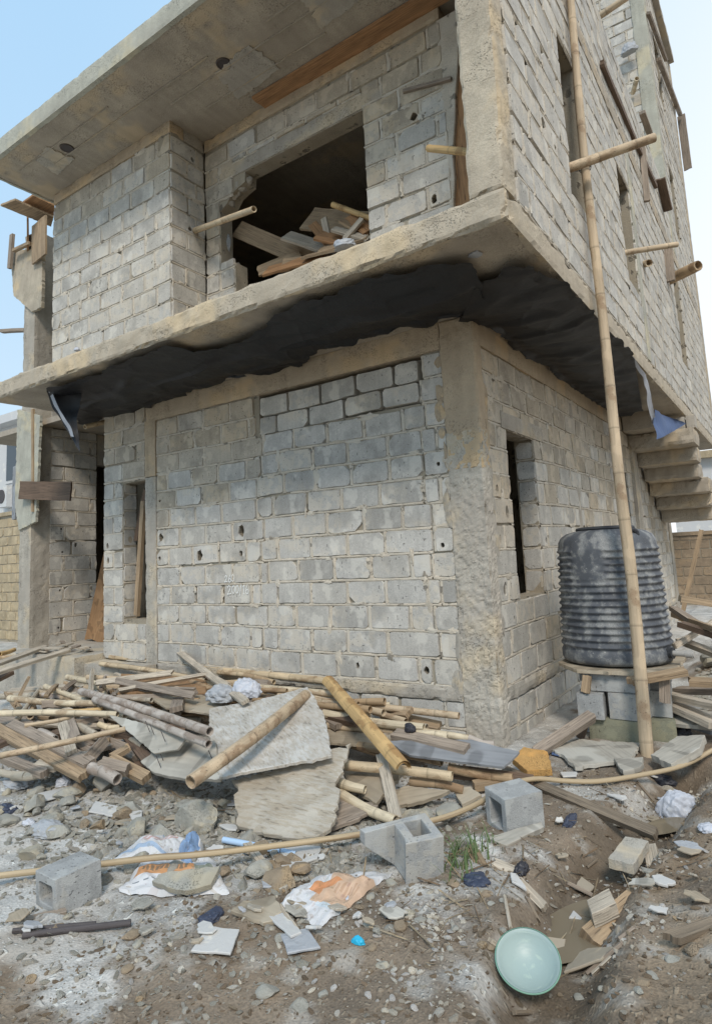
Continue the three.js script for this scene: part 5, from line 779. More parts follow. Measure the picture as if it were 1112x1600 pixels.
slab([[-2.039, 0.46, 1.423], [-1.724, 0.48, 1.188], [-1.434, 0.5, 0.828], [-0.951, 0.46, 1.237], [-0.602, 0.38, 1.632], [-0.526, 0.35, 1.721], [-0.794, 0.28, 1.925], [-1.115, 0.22, 2.172], [-1.385, 0.28, 2.033]], 0.018, 0.014, 'board', 0.8, 'crusted_board', 'large white flaking board on top of the heap', 'board', true);
slab([[-1.149, 0.15, 2.029], [-0.88, 0.24, 1.829], [-0.548, 0.34, 1.454], [-0.496, 0.26, 1.565], [-0.44, 0.2, 1.797], [-0.362, 0.15, 1.863], [-0.255, 0.05, 2.109], [-0.311, 0.03, 2.202], [-0.54, 0.03, 2.285], [-0.817, 0.03, 2.309]], 0.022, 0.024, 'boardTan', 1.0, 'crusted_board', 'broad ragged tan board sloping to the ground below the white one', 'board', true);
slab([[-0.689, 0.12, 1.369], [-0.237, 0.12, 1.281], [-0.228, 0.08, 1.54], [-0.209, 0.06, 1.667], [-0.517, 0.08, 1.542]], 0.02, 0.010, 'ply', 1, 'plywood_sheet', 'grey board fragment under the tan culm');
slab([[-0.239, 0.05, 1.542], [-0.148, 0.09, 1.402], [0.139, 0.07, 1.298], [0.017, 0.04, 1.455], [-0.108, 0.03, 1.561]], 0.025, 0.012, 'ply', 1, 'plywood_sheet', 'muddy flat board in front of the heap');
slab([[-0.543, 0.05, 1.697], [-0.199, 0.05, 1.668], [-0.226, 0.02, 1.854], [-0.322, 0.02, 2.062]], 0.02, 0.012, 'woodGrey', 1, 'plywood_sheet', 'dark board half hidden beside the ragged tan one');
slab([[-0.483, 0.27, 1.067], [0.089, 0.27, 0.803], [0.453, 0.24, 0.806], [0.408, 0.18, 0.995], [0.083, 0.2, 1.073], [-0.246, 0.22, 1.145]], 0.016, 0.007, 'plyBlue', 1.2, 'plywood_sheet', 'blue grey sheet overhanging the dark hollow at the heap end');
slab([[-1.388, 0.24, 0.739], [-0.697, 0.22, 0.778], [-0.556, 0.18, 1.044], [-0.773, 0.19, 1.041], [-1.073, 0.22, 1.146]], 0.02, 0.012, 'ply', 1, 'plywood_sheet', 'brown splintered ply under the tan culms');
slab([[0.32, 0.09, 0.602], [0.344, 0.12, 0.414], [0.528, 0.12, 0.429], [0.629, 0.07, 0.658], [0.478, 0.07, 0.732]], 0.045, 0.008, 'foam', 1, 'foam_board', 'orange foam slab at the end of the heap', 'foam');
slab([[0.097, 0.04, 1.159], [0.221, 0.07, 1.14], [0.324, 0.04, 1.199], [0.238, 0.02, 1.317]], 0.02, 0.008, 'ply', 1, 'plywood_sheet', 'small brown board scrap before the blue grey sheet');
slab([[0.363, 0.02, -0.057], [0.547, 0.03, -0.339], [1.01, 0.03, -0.436], [1.013, 0.02, -0.045], [0.696, 0.015, 0.301], [0.54, 0.015, 0.096]], 0.025, 0.02, 'plyWhite', 1, 'cement_board', 'dusty cement crust on the ground before the tank pier');
slab([[0.921, 0.03, 0.068], [1.117, 0.05, 0.011], [1.13, 0.04, 0.207], [1.042, 0.03, 0.32]], 0.03, 0.012, 'plyWhite', 1, 'cement_board', 'broken pale slab beside the foot of the pole');
slab([[1.166, 0.03, -0.083], [1.304, 0.1, -0.417], [1.494, 0.12, -0.427], [1.487, 0.1, -0.183], [1.321, 0.03, 0.079]], 0.05, 0.010, 'plyWhite', 1, 'cement_board', 'pale curved slab lying right of the pole');
slab([[-0.189, 0.02, 2.911], [-0.081, 0.02, 2.798], [0.035, 0.015, 2.883], [0.018, 0.015, 2.988], [-0.184, 0.015, 2.993]], 0.014, 0.012, 'ply', 0.8, 'plywood_sheet', 'brown splintered plywood scrap in the foreground');
slab([[-0.716, 0.06, 2.992], [-0.467, 0.06, 2.795], [-0.431, 0.03, 2.897], [-0.521, 0.02, 2.988], [-0.717, 0.02, 3.032]], 0.03, 0.012, 'rubble', 1, 'cement_board', 'grey slab under the orange cement sack');
slab([[0.573, 0, 1.707], [0.782, 0.01, 1.371], [0.806, 0, 1.411], [0.689, -0.01, 1.709]], 0.03, 0.008, 'plyWhite', 1, 'cement_board', 'long pale shard in front of the tipped block');
slab([[0.854, 0.1, -0.888], [1.514, 0.14, -0.707], [1.497, 0.2, -0.966], [1.215, 0.2, -1.164]], 0.03, 0.012, 'plyWhite', 1, 'cement_board', 'large pale board in the rubble behind the tank');
{ // nails through the cement boards
  const g = []; for (const p of [[-1.789, 0.26, 2.155], [-1.842, 0.28, 2.09], [-1.305, 0.34, 2.086], [-2.036, 0.46, 2.061], [-1.955, 0.45, 2.082], [-1.788, 0.43, 2.113]]) g.push(new THREE.CylinderGeometry(0.003, 0.003, 0.09, 6).rotateZ(0.35).rotateX(0.2).translate(...p)); thing(merge(g), M.wire, 'bent_nails', 'bent nails standing up from the pale cement board', 'nails'); }

// ---------------------------------------------------------------- hollow blocks, sacks and litter
function hollow(L, D, Hh, cav, seed) { // extruded along its height: two through cavities
  const s = new THREE.Shape([new THREE.Vector2(-L / 2, -D / 2), new THREE.Vector2(L / 2, -D / 2), new THREE.Vector2(L / 2, D / 2), new THREE.Vector2(-L / 2, D / 2)]), q = rng(seed);
  for (const [x0, x1] of cav) { const t = D / 2 - 0.032, o = []; const R0 = 0.016; for (const [x, y, k] of [[x1 - R0, t - R0, 0], [x0 + R0, t - R0, 1], [x0 + R0, -t + R0, 2], [x1 - R0, -t + R0, 3]]) for (let i = 0; i < 3; i++) { const a = (k + i / 2) * Math.PI / 2; o.push(new THREE.Vector2(x + Math.cos(a) * R0 + (q() - 0.5) * 0.004, y + Math.sin(a) * R0 + (q() - 0.5) * 0.004)); } s.holes.push(new THREE.Path(o)); }
  const g = new THREE.ExtrudeGeometry(s, { depth: Hh, bevelEnabled: true, bevelSize: 0.005, bevelThickness: 0.005, bevelSegments: 2, steps: 1 }); g.translate(0, 0, -Hh / 2); return uvBox(g.toNonIndexed ? (g.index ? g.toNonIndexed() : g) : g, 1.1, q(), q());
}
function setDown(g, m, p, q, name, label, cat, sink = 0.012) { const o = new THREE.Mesh(g, m); o.quaternion.copy(q); const b = new THREE.Box3().setFromObject(o); o.position.set(p[0], p[1] - b.min.y - sink, p[2]); return top(o, name, label, cat); }
const quat = (x, y, z, o = 'YXZ') => new THREE.Quaternion().setFromEuler(new THREE.Euler(x, y, z, o));
const G = (p) => [p[0], H(p[0], p[2]), p[2]];
setDown(hollow(0.20, 0.17, 0.235, [[-0.074, 0.074]], 1), M.looseBlock, G([-1.075, 0, 3.285]), quat(0.02, -0.06, 0.03), 'hollow_block', 'hollow concrete block lying on its side in the grey dust', 'block');
const tornBlock = () => { const s = new THREE.Shape([[-0.20, 0.112], [-0.19, 0.074], [-0.02, 0.072], [-0.015, -0.06], [-0.03, -0.112], [0.175, -0.112], [0.175, 0.112]].map(([x, y]) => new THREE.Vector2(x, y))); s.holes.push(new THREE.Path([[0.025, -0.074], [0.025, 0.074], [0.137, 0.074], [0.137, -0.074]].map(([x, y]) => new THREE.Vector2(x, y)))); const g = new THREE.ExtrudeGeometry(s, { depth: 0.22, bevelEnabled: true, bevelSize: 0.005, bevelThickness: 0.005, bevelSegments: 2 }); g.translate(0, 0, -0.11); const p = g.attributes.position; for (let i = 0; i < p.count; i++) { const x = p.getX(i); if (x < -0.03 && p.getZ(i) < 0) p.setZ(i, p.getZ(i) + (-0.03 - x) * 0.95); if (x < -0.03 && p.getZ(i) > 0) p.setZ(i, p.getZ(i) - (-0.03 - x) * 0.1); if (x > 0.1 && p.getZ(i) < 0 && p.getY(i) < 0) p.setZ(i, p.getZ(i) + 0.02); } g.computeVertexNormals(); return uvBox(g, 1.1); };
setDown(tornBlock(), M.looseBlock, G([0.335, 0, 2.241]), quat(-Math.PI / 2 + 0.16, 0.86, 0.06), 'hollow_block', 'broken hollow block standing upright with one cavity torn open', 'block');
setDown(hollow(0.215, 0.225, 0.26, [[-0.07, 0.07]], 3), M.looseBlock, G([0.625, 0, 1.384]), quat(0.03, -0.60, -0.04), 'hollow_block', 'small hollow block tipped on its side near the yellow conduit', 'block');
function sackTex(kind) { const c = document.createElement('canvas'); c.width = c.height = 512; const x = c.getContext('2d'); x.fillStyle = '#e4e6ea'; x.fillRect(0, 0, 512, 512); const q = rng(kind * 9 + 2);
  const blob2 = (col, n, a, b, w, h) => { x.fillStyle = col; for (let i = 0; i < n; i++) { x.beginPath(); x.ellipse(a + (q() - 0.5) * w, b + (q() - 0.5) * h, 10 + 30 * q(), 5 + 14 * q(), q() * 3, 0, 7); x.fill(); } };
  if (kind === 1) { x.fillStyle = '#d9823a'; x.fillRect(40, 190, 330, 150); x.fillStyle = '#6a4a26'; for (let i = 0; i < 10; i++) { x.fillRect(70 + i * 27, 235, 16, 56); x.fillRect(66 + i * 27, 236 + 22 * (i % 3), 24, 12); } blob2('#7a8a78', 24, 420, 270, 100, 120); x.fillStyle = '#4a5560'; for (let i = 0; i < 9; i++) x.fillRect(60 + 42 * i, 400, 26, 10); }
  if (kind === 2) { x.fillStyle = '#d69a94'; x.beginPath(); x.moveTo(120, 320); x.lineTo(250, 120); x.lineTo(420, 160); x.lineTo(330, 300); x.fill(); x.strokeStyle = '#eef0f4'; x.lineWidth = 10; for (let i = 0; i < 9; i++) { x.beginPath(); x.moveTo(150 + i * 28, 330); x.lineTo(230 + i * 30, 110); x.stroke(); } x.fillStyle = '#8fb0d8'; x.fillRect(0, 380, 512, 50); x.fillRect(0, 60, 512, 26); }
  if (kind === 3) { x.fillStyle = '#dcaa80'; x.fillRect(230, 120, 282, 270); x.fillStyle = '#c08a60'; for (let i = 0; i < 8; i++) x.fillRect(270 + i * 27, 200 + 12 * (i % 3), 15, 60); x.fillStyle = '#d8722c'; x.beginPath(); x.moveTo(130, 240); x.lineTo(330, 200); x.lineTo(250, 330); x.lineTo(140, 320); x.fill(); x.fillStyle = '#cfe0ee'; x.fillRect(300, 380, 212, 30); x.fillStyle = '#9a6a4a'; for (let i = 0; i < 11; i++) x.fillRect(240 + 24 * i, 140, 12, 16); }
  if (kind === 4) { x.fillStyle = '#5b8fd2'; x.beginPath(); x.ellipse(256, 256, 200, 220, 0, 0, 7); x.fill(); }
  x.fillStyle = 'rgba(214,212,206,0.38)'; x.fillRect(0, 0, 512, 512); for (let i = 0; i < 260; i++) { x.fillStyle = `rgba(${110 + 40 * q()},${95 + 35 * q()},${75 + 30 * q()},${0.05 + 0.16 * q()})`; x.beginPath(); x.ellipse(q() * 512, q() * 512, 3 + 30 * q() * q(), 2 + 14 * q() * q(), q() * 3, 0, 7); x.fill(); }
  const t = new THREE.CanvasTexture(c); t.colorSpace = THREE.SRGBColorSpace; t.wrapS = t.wrapT = THREE.RepeatWrapping; const m = new THREE.MeshStandardMaterial({ map: t, roughness: 0.62, side: THREE.DoubleSide, bumpMap: tPlas.bump, bumpScale: 0.008 }); m.color.setRGB(0.80, 0.80, 0.80); return m; }
function sack(quadPts, hgt, seed, m, label, name = 'cement_sack') { // empty woven sack: two skins over a wrinkled middle
  const [a, b, c, d] = quadPts.map((p) => [p[0], H(p[0], p[2]), p[2]]), nu = 44, nv = 34, P = [], U = [], I = [];
  for (const sd of [1, 0]) for (let i = 0; i <= nu; i++) for (let j = 0; j <= nv; j++) { const u = i / nu, v = j / nv, x0 = lerp(lerp(a[0], b[0], u), lerp(d[0], c[0], u), v), z0 = lerp(lerp(a[2], b[2], u), lerp(d[2], c[2], u), v), e = Math.pow(Math.sin(Math.PI * u) * Math.sin(Math.PI * v), 0.35);
    const w = 0.05 * (f3(u * 4 + seed, v * 4, 1, 3) - 0.5) * e, f = Math.abs(f3(u * 2.3 + seed, v * 2.3, 6, 2) - 0.5) * 2, f2 = Math.abs(f3(u * 6 + seed, v * 6, 9, 2) - 0.5) * 2;
    const x = x0 + w + 0.02 * (n3(u * 9 + seed, v * 9, 2) - 0.5), z = z0 + w + 0.02 * (n3(u * 9, v * 9 + seed, 5) - 0.5); P.push(x, Math.max(H(x, z), H(x0, z0)) + 0.006 + (sd ? hgt * e * (0.35 + 1.0 * (0.5 - f) + 0.28 * (0.45 - f2)) : 0), z); U.push(u, v); }
  const n = (nu + 1) * (nv + 1); for (const s of [0, 1]) for (let i = 0; i < nu; i++) for (let j = 0; j < nv; j++) { const k = s * n + i * (nv + 1) + j; I.push(k, k + 1, k + nv + 1, k + 1, k + nv + 2, k + nv + 1); }
  const g = raw(P, I, U); g.computeVertexNormals(); return thing(g, m, name, label, 'sack');
}
const sk1 = sackTex(1), sk2 = sackTex(2), sk3 = sackTex(3), sk4 = sackTex(4);
sack([[-0.879, 0.05, 3.133], [-0.351, 0.05, 2.857], [-0.722, 0.05, 2.605], [-1.051, 0.05, 2.854]], 0.085, 1, sk1, 'orange and white printed cement sack crumpled under the long conduit');
sack([[-1.184, 0.03, 2.971], [-0.872, 0.03, 2.758], [-1.019, 0.05, 2.513], [-1.321, 0.03, 2.575]], 0.09, 2, sk2, 'white sack with faded pink print behind the long conduit');
sack([[-0.788, 0.08, 2.858], [-0.719, 0.08, 2.717], [-0.854, 0.08, 2.567], [-0.938, 0.08, 2.631]], 0.16, 9, sk4, 'blue printed corner of plastic on the cement sacks', 'plastic_bag');
sack([[-0.048, 0.02, 2.826], [0.253, 0.02, 2.866], [0.27, 0.02, 2.263], [-0.054, 0.02, 2.471]], 0.085, 3, sk3, 'white sack with orange print lying before the broken block');
const bag = (p, sx, sy, sz, m, label, name = 'plastic_bag', rd = 0.4, cat = 'bag') => { const q = G(p); return thing(crumple([q[0], p[1] > 0.1 ? p[1] : q[1] + sy * 0.1, q[2]], sx, sy, sz, (bag.n = (bag.n ?? 0) + 3), rd, 4, 0.45, -0.2), M[m], name, label, cat); };
bag([-1.966, 0.52, 1.055], 0.17, 0.13, 0.13, 'bagWhite', 'crumpled whitish plastic bag on the heap by the lath');
bag([-2.181, 0.48, 1.163], 0.15, 0.11, 0.12, 'bagGrey', 'grey crumpled film under the white bag on the heap');
bag([1.377, -0.04, 0.379], 0.13, 0.15, 0.11, 'bagWhite', 'white plastic bag standing at the head of the ditch');
bag([1.213, 0, -0.049], 0.09, 0.06, 0.06, 'bagBlack', 'dark blue plastic rag by the conduit near the pole');
bag([1.251, 0.02, -0.907], 0.09, 0.07, 0.07, 'bagBlack', 'black bag lump beside the tank pier');
bag([0.514, 0, -0.877], 0.16, 0.06, 0.1, 'bagGrey', 'pale torn cement paper at the foot of the pier');
bag([-2.745, 0.08, 2.32], 0.08, 0.06, 0.06, 'bagWhite', 'light blue bag scrap at the left edge of the heap');
bag([-3.113, 0.05, 2.482], 0.16, 0.05, 0.1, 'bagGrey', 'crumpled grey cement paper left of the heap');
bag([-1.982, 0, 2.884], 0.16, 0.06, 0.09, 'bagGrey', 'grey crumpled paper on the dust before the heap');
bag([0.904, -0.02, 1.202], 0.035, 0.04, 0.13, 'bagBlue', 'dark blue plastic strip in the mud by the tipped block');
bag([0.718, 0, 2.171], 0.07, 0.04, 0.06, 'bagBlue', 'dark blue rag below the grass tuft');
bag([0.864, -0.02, 1.933], 0.035, 0.04, 0.06, 'bagBlack', 'black rag on the ditch side');
bag([-0.265, 0, 3.05], 0.05, 0.03, 0.08, 'bagBlue', 'small dark strip of plastic in the foreground mud');
bag([-0.367, 0.34, 0.918], 0.05, 0.05, 0.04, 'bagBlack', 'black plastic cap on the end of a bamboo');
bag([-2.638, 0, 2.812], 0.09, 0.05, 0.06, 'bagBlue', 'blue bag scrap at the left margin of the dust');
bag([-2.26, 0, 2.861], 0.05, 0.03, 0.04, 'bagWhite', 'small lilac white scrap on the grey dust');
bag([1.653, 0.05, 1.147], 0.05, 0.03, 0.06, 'bagWhite', 'white scrap on the bank right of the ditch');
bag([0.217, 0, 2.587], 0.02, 0.02, 0.03, 'bagWhite', 'little white scrap beside the printed sack');
thing(crumple(ofs(G([0.472, 0, 2.876]), 0, 0, 0), 0.035, 0.025, 0.02, 31, 0.4, 2, 0.3), M.cyan, 'plastic_scrap', 'bright cyan plastic scrap in the foreground', 'plastic');
// flat papers and shards
const flatS = (poly, m, label, name = 'paper_scrap', t = 0.006, cat = 'paper') => thing(sheet(poly.map((p) => [p[0], H(p[0], p[2]) + 0.018, p[2]]), t, 0.004, (flatS.n = (flatS.n ?? 50) + 1), 0.5), M[m], name, label, cat);
flatS([[-0.132, 0, 3.283], [-0.198, 0, 3.131], [-0.054, 0, 3.077], [0.033, 0, 3.214]], 'paper', 'cream board scrap in the foreground mud');
flatS([[-2.01, 0.04, 2.569], [-2.117, 0.06, 2.449], [-1.902, 0.06, 2.42], [-1.78, 0.04, 2.525]], 'paper', 'white tile shard before the heap');
flatS([[-1.782, 0.03, 2.422], [-1.683, 0.05, 2.381], [-1.546, 0.03, 2.493], [-1.622, 0.03, 2.497]], 'paper', 'small white paper with scribbles in the rubble');
flatS([[0.843, -0.02, 2.034], [0.871, -0.02, 2.018], [0.949, -0.04, 2.109], [0.881, -0.03, 2.102]], 'paper', 'pointed white shard on the ditch side');
flatS([[-2.699, 0.04, 2.553], [-2.61, 0.06, 2.267], [-2.444, 0.06, 2.386], [-2.48, 0.04, 2.626]], 'paper', 'long torn cement paper before the left of the heap');
flatS([[1.086, -0.08, 2.218], [1.151, -0.08, 2.187], [1.181, -0.08, 2.309], [1.113, -0.08, 2.304]], 'paperTan', 'yellow card scrap beside the green basin');
flatS([[1.213, -0.06, 2.393], [1.205, -0.06, 2.249], [1.277, -0.06, 2.22], [1.383, -0.06, 2.265], [1.365, -0.06, 2.356]], 'paperTan', 'orange printed wrapper at the puddle');
flatS([[0.005, 0, 2.94], [0.005, 0, 2.867], [0.227, 0, 2.973], [0.214, 0, 3.023]], 'paper', 'torn grey paper strip in the foreground');
flatS([[0.152, 0, 3.016], [0.228, 0, 2.929], [0.358, 0, 3.003], [0.255, 0, 3.092]], 'bagGrey', 'dull plastic sheet scrap at the bottom of the foreground');
flatS([[-0.374, 0, 2.499], [-0.446, 0.01, 2.278], [-0.27, 0, 2.195], [-0.187, 0, 2.33], [-0.245, 0, 2.511]], 'paper', 'shattered pale sheeting below the ragged board');
flatS([[-0.275, 0, 2.682], [-0.19, 0, 2.575], [-0.089, 0, 2.667], [-0.216, 0, 2.737]], 'bagGrey', 'grey film scrap by the printed sack');
flatS([[0.336, 0, -0.256], [0.458, 0, -0.176], [0.507, 0, 0.057], [0.434, 0, 0.056]], 'polyBlue', 'faded blue scrap beside the orange foam');
flatS([[0.622, 0, 0.456], [0.713, 0, 0.366], [0.742, 0, 0.471], [0.673, 0, 0.549]], 'paper', 'white chip before the orange foam');
flatS([[1.064, -0.05, 1.713], [1.061, -0.05, 1.578], [1.139, -0.05, 1.617], [1.128, -0.05, 1.701]], 'paperTan', 'tan card scrap in the ditch');
flatS([[1.121, -0.08, 2.002], [1.116, -0.08, 1.898], [1.176, -0.09, 1.936], [1.166, -0.09, 1.98]], 'paper', 'white shard at the edge of the puddle');
const scraps = [[-2.60,2.80], [-1.32,2.81], [-1.19,2.70], [-0.02,2.56], [-0.64,3.16], [0.07,2.83], [1.08,0.68], [1.59,1.42], [1.17,-0.00], [-2.12,2.60], [-0.97,2.77], [-1.67,2.56], [-0.44,2.40], [-0.09,2.92], [0.27,2.93], [0.97,1.62], [1.51,1.74], [1.26,0.22], [-3.35,2.40], [-1.31,2.51], [-1.04,2.13], [0.23,2.72], [-0.18,3.16], [0.46,2.78], [0.86,1.26], [1.59,1.38], [1.55,0.30], [-2.81,2.54], [-1.60,2.85], [-0.74,2.13], [-0.78,2.55], [-0.15,3.24], [0.36,2.72], [1.20,1.34], [1.44,1.83], [1.37,0.24], [-3.18,2.49], [-1.21,3.21], [-1.20,2.55], [-0.58,2.46], [-0.90,3.59], [0.48,2.60], [1.27,1.24], [1.68,1.95], [1.33,0.46], [-2.27,2.52], [-1.06,2.68], [-1.40,2.35], [-0.17,2.30], [-0.90,3.58], [0.51,2.64], [1.26,0.56], [1.41,1.57], [1.27,0.03], [-3.04,2.63], [-0.69,2.97], [-0.91,2.30], [-0.13,2.97], [-0.44,3.28], [0.04,2.77], [1.38,1.29], [1.65,1.71], [1.31,0.25], [-2.62,2.38], [-1.62,2.73], [-1.18,2.01], [0.10,2.84], [-1.04,3.56], [0.52,2.80], [1.12,0.88], [1.54,2.03], [1.50,-0.11]];
scraps.forEach(([x, z], i) => { const q = rng(3300 + i), a = 0.012 + 0.032 * q(), n = 6, poly = []; for (let k = 0; k < n; k++) { const t = k / n * 6.283 + q() * 0.7, r = a * (0.6 + 0.8 * q()); poly.push([x + Math.cos(t) * r * 1.4, H(x, z) + 0.012 + 0.03 * q(), z + Math.sin(t) * r]); }
  thing(sheet(poly, 0.003 + 0.006 * q(), 0.012, 400 + i, 0.4), M[['paper', 'bagGrey', 'plyWhite', 'ply', 'rubble', 'boardTan', 'paper', 'paperTan'][i % 8]], 'litter_scrap', ['torn white paper scrap in the dirt', 'torn grey film scrap in the dirt', 'pale board splinter in the dirt', 'brown plywood splinter in the dirt', 'grey cement flake in the dirt', 'tan board flake in the dirt', 'torn white paper scrap in the dirt', 'brown card scrap in the dirt'][i % 8], 'litter', ['white paper scraps', 'grey film scraps', 'pale board splinters', 'plywood splinters', 'cement flakes', 'tan board flakes', 'white paper scraps', 'brown card scraps'][i % 8]); });
for (let i = 0; i < 14; i++) { const q = rng(5200 + i), k = q() * 5.99, n = Math.floor(k), a = trench[n], b = trench[n + 1] ?? a, t = k - n, x = lerp(a[0], b[0], t) + 0.5 * (q() - 0.5), z = lerp(a[2], b[2], t) + 0.3 * (q() - 0.5), an = q() * 3.14, L = 0.04 + 0.12 * q() * q(), y = H(x, z) + 0.012; if (z > 3.2) continue;
  wood([x - Math.cos(an) * L, H(x - Math.cos(an) * L, z - Math.sin(an) * L) + 0.012, z - Math.sin(an) * L], [x + Math.cos(an) * L, H(x + Math.cos(an) * L, z + Math.sin(an) * L) + 0.012, z + Math.sin(an) * L], 0.010 + 0.020 * q(), 0.010 + 0.010 * q(), q(), ['woodMud', 'woodGrey', 'woodMud', 'woodPale'][i % 4], 'wood_splinter', 'muddy wood splinter in the ditch', 'splinters in the ditch', 'timber', 0.03); }
// ditch timber and slab
slab([[1.221, -0.04, 1.581], [1.25, -0.03, 1.303], [1.365, -0.03, 1.303], [1.346, -0.04, 1.591]], 0.05, 0.005, 'concGrey', 1.2, 'concrete_tile', 'pale square tile of concrete in the ditch', 'tile');
slab([[1.223, -0.08, 1.995], [1.296, -0.06, 1.877], [1.353, -0.06, 1.991], [1.273, -0.08, 2.1]], 0.06, 0.004, 'woodPale', 0.6, 'timber_offcut', 'square pale wood offcut in the ditch', 'timber');
wood([1.251, -0.12, 2.143], [1.402, -0.06, 1.771], 0.10, 0.06, 0.5, 'wood', 'timber_beam', 'brown timber lying across the ditch under the square offcut', null, 'timber');
wood([1.362, -0.05, 1.217], [1.418, -0.06, 1.44], 0.07, 0.05, 0.3, 'woodPale', 'timber_offcut', 'upright pale stick beside the concrete tile', null, 'timber');
wood([1.43, -0.06, 1.512], [1.503, -0.03, 1.404], 0.04, 0.03, 0.2, 'woodPale', 'timber_offcut', 'thin pale stick right of the concrete tile', null, 'timber');
wood([0.536, 0.02, 1.843], [0.703, -0.01, 2.016], 0.06, 0.04, 0.4, 'wood', 'timber_offcut', 'brown stick through the grass tuft', null, 'timber');
wood([0.704, 0, 1.93], [0.855, -0.02, 1.938], 0.06, 0.05, 0.3, 'woodPale', 'timber_offcut', 'pale broken timber below the grass tuft', null, 'timber');
wood([0.866, -0.01, 2.001], [1.038, -0.06, 2.093], 0.045, 0.03, 0.5, 'woodPale', 'timber_offcut', 'narrow pale stick sloping into the ditch', null, 'timber');
wood([-0.653, 0.02, 2.415], [-0.105, 0.01, 2.699], 0.045, 0.03, 0.2, 'woodPale', 'timber_offcut', 'grey stick under the blue pipe', null, 'timber');
wood([-0.032, 0.01, 2.834], [0.199, 0.01, 2.966], 0.04, 0.03, 0.2, 'woodPale', 'timber_offcut', 'pale stick left of the printed sack', null, 'timber');
wood([-1.064, 0, 3.518], [-0.937, 0.01, 3.379], 0.035, 0.02, 0.2, 'woodGrey', 'timber_offcut', 'thin grey stick beside the two dark rods', null, 'timber');
wood([1.63, 0.07, 2.309], [1.796, 0.08, 2.09], 0.05, 0.03, 0.2, 'woodMud', 'timber_offcut', 'grey splintered stick on the right bank', null, 'timber', 0.05);
pole([[-0.976, 0.012, 3.625], [-0.723, 0.016, 3.36]].map((p) => ofs(G(p), 0, 0.016, 0)), 0.012, 0.012, 'brown', 'shorter of two dark rods on the grey dust', null, { node: 9, tint: [0.10, 0.09, 0.095], name: 'steel_rod' });
pole([[-0.901, 0.012, 3.617], [-0.571, 0.016, 3.275]].map((p) => ofs(G(p), 0, 0.018, 0)), 0.015, 0.015, 'brown', 'longer of two dark rods on the grey dust', null, { node: 9, tint: [0.09, 0.08, 0.085], name: 'steel_rod' });
thing(tube([[-0.806, 0.03, 2.455], [-0.584, 0.03, 2.405], [-0.331, 0.03, 2.343]].map((p) => ofs(G(p), 0, 0.03, 0)), 0.018, 20, 12), M.pipeBlue, 'plastic_pipe', 'pale blue plastic pipe at the foot of the tan board', 'pipe');
thing(tube([[-1.676, 0.05, 3.542], [-1.542, 0.05, 3.406], [-1.132, 0.07, 3.094], [-0.853, 0.1, 2.927], [-0.648, 0.12, 2.834], [-0.345, 0.07, 2.392], [-0.07, 0.06, 2.078], [0.135, 0.06, 1.83], [0.289, 0.07, 1.621], [0.391, 0.09, 1.414], [0.448, 0.1, 1.069], [0.564, 0.09, 0.828], [0.712, 0.05, 0.665], [0.901, 0.04, 0.552], [1.145, 0.04, 0.288], [1.358, 0.05, 0.023], [1.529, 0.06, -0.455], [1.665, 0.07, -0.896]].map((p) => [p[0], Math.max(p[1], H(p[0], p[2]) + 0.015), p[2]]), 0.017, 200, 10), M.conduit, 'conduit', 'long yellow conduit snaking across the yard past the blocks', 'conduit');
{ // green basin, upside up, half buried at the picture's lower edge
  const o = new THREE.Group(); const p = G([1.133, -0.02, 2.606]); o.position.set(p[0], p[1] + 0.075, p[2]); o.scale.setScalar(0.76); o.rotation.set(0.42, 0, -0.18); top(o, 'plastic_basin', 'pale green plastic basin tilted in the mud', 'basin');
  const outer = new THREE.Mesh(new THREE.LatheGeometry([[0.0, 0.0], [0.10, 0.0], [0.15, 0.075], [0.172, 0.085], [0.174, 0.092], [0.168, 0.094]].map(([x, y]) => new THREE.Vector2(x, y)), 48), M.basin); outer.name = 'shell'; const inn = new THREE.Mesh(new THREE.LatheGeometry([[0, 0.006], [0.097, 0.006], [0.146, 0.079], [0.166, 0.0935]].map(([x, y]) => new THREE.Vector2(x, y)), 48), M.basinIn); inn.name = 'lining'; o.add(outer, inn); shade(o);
}
for (const [cp, cn, sc, lb] of [[[0.557, 0, 1.952], 60, 1, 'small green grass tuft between the two hollow blocks'], [[0.598, 0, 2.143], 26, 0.7, 'thin weeds just below the grass tuft'], [[0.585, 0, 1.809], 24, 0.7, 'thin weeds right of the grass tuft'], [[0.389, 0, 1.914], 14, 0.6, 'few weed blades beside the broken block']]) { // weeds
  const q = rng(501 + cn), c = G(cp), g = []; for (let i = 0; i < cn; i++) { const a = q() * 6.28, l = sc * (0.05 + 0.15 * q()), w = 0.003 + 0.004 * q(), r = 0.09 * Math.sqrt(q()), x = c[0] + Math.cos(a * 3) * r, z = c[2] + Math.sin(a * 3) * r * 1.6, y = H(x, z), P = [], I = [], lean = 0.3 + 0.8 * q(); for (let k = 0; k <= 5; k++) { const t = k / 5, h = l * t * (1 - 0.35 * lean * t), o = l * lean * t * t, ww = w * (1 - t * 0.9); P.push(x + Math.cos(a) * o - Math.sin(a) * ww, y + h, z + Math.sin(a) * o + Math.cos(a) * ww, x + Math.cos(a) * o + Math.sin(a) * ww, y + h, z + Math.sin(a) * o - Math.cos(a) * ww); if (k) { const m = k * 2; I.push(m - 2, m - 1, m, m, m - 1, m + 1); } } const b = raw(P, I, new Array(P.length / 3 * 2).fill(0)); b.computeVertexNormals(); g.push(b.toNonIndexed()); }
  thing(merge(g), M.grass, 'grass_tuft', lb, 'grass');
}
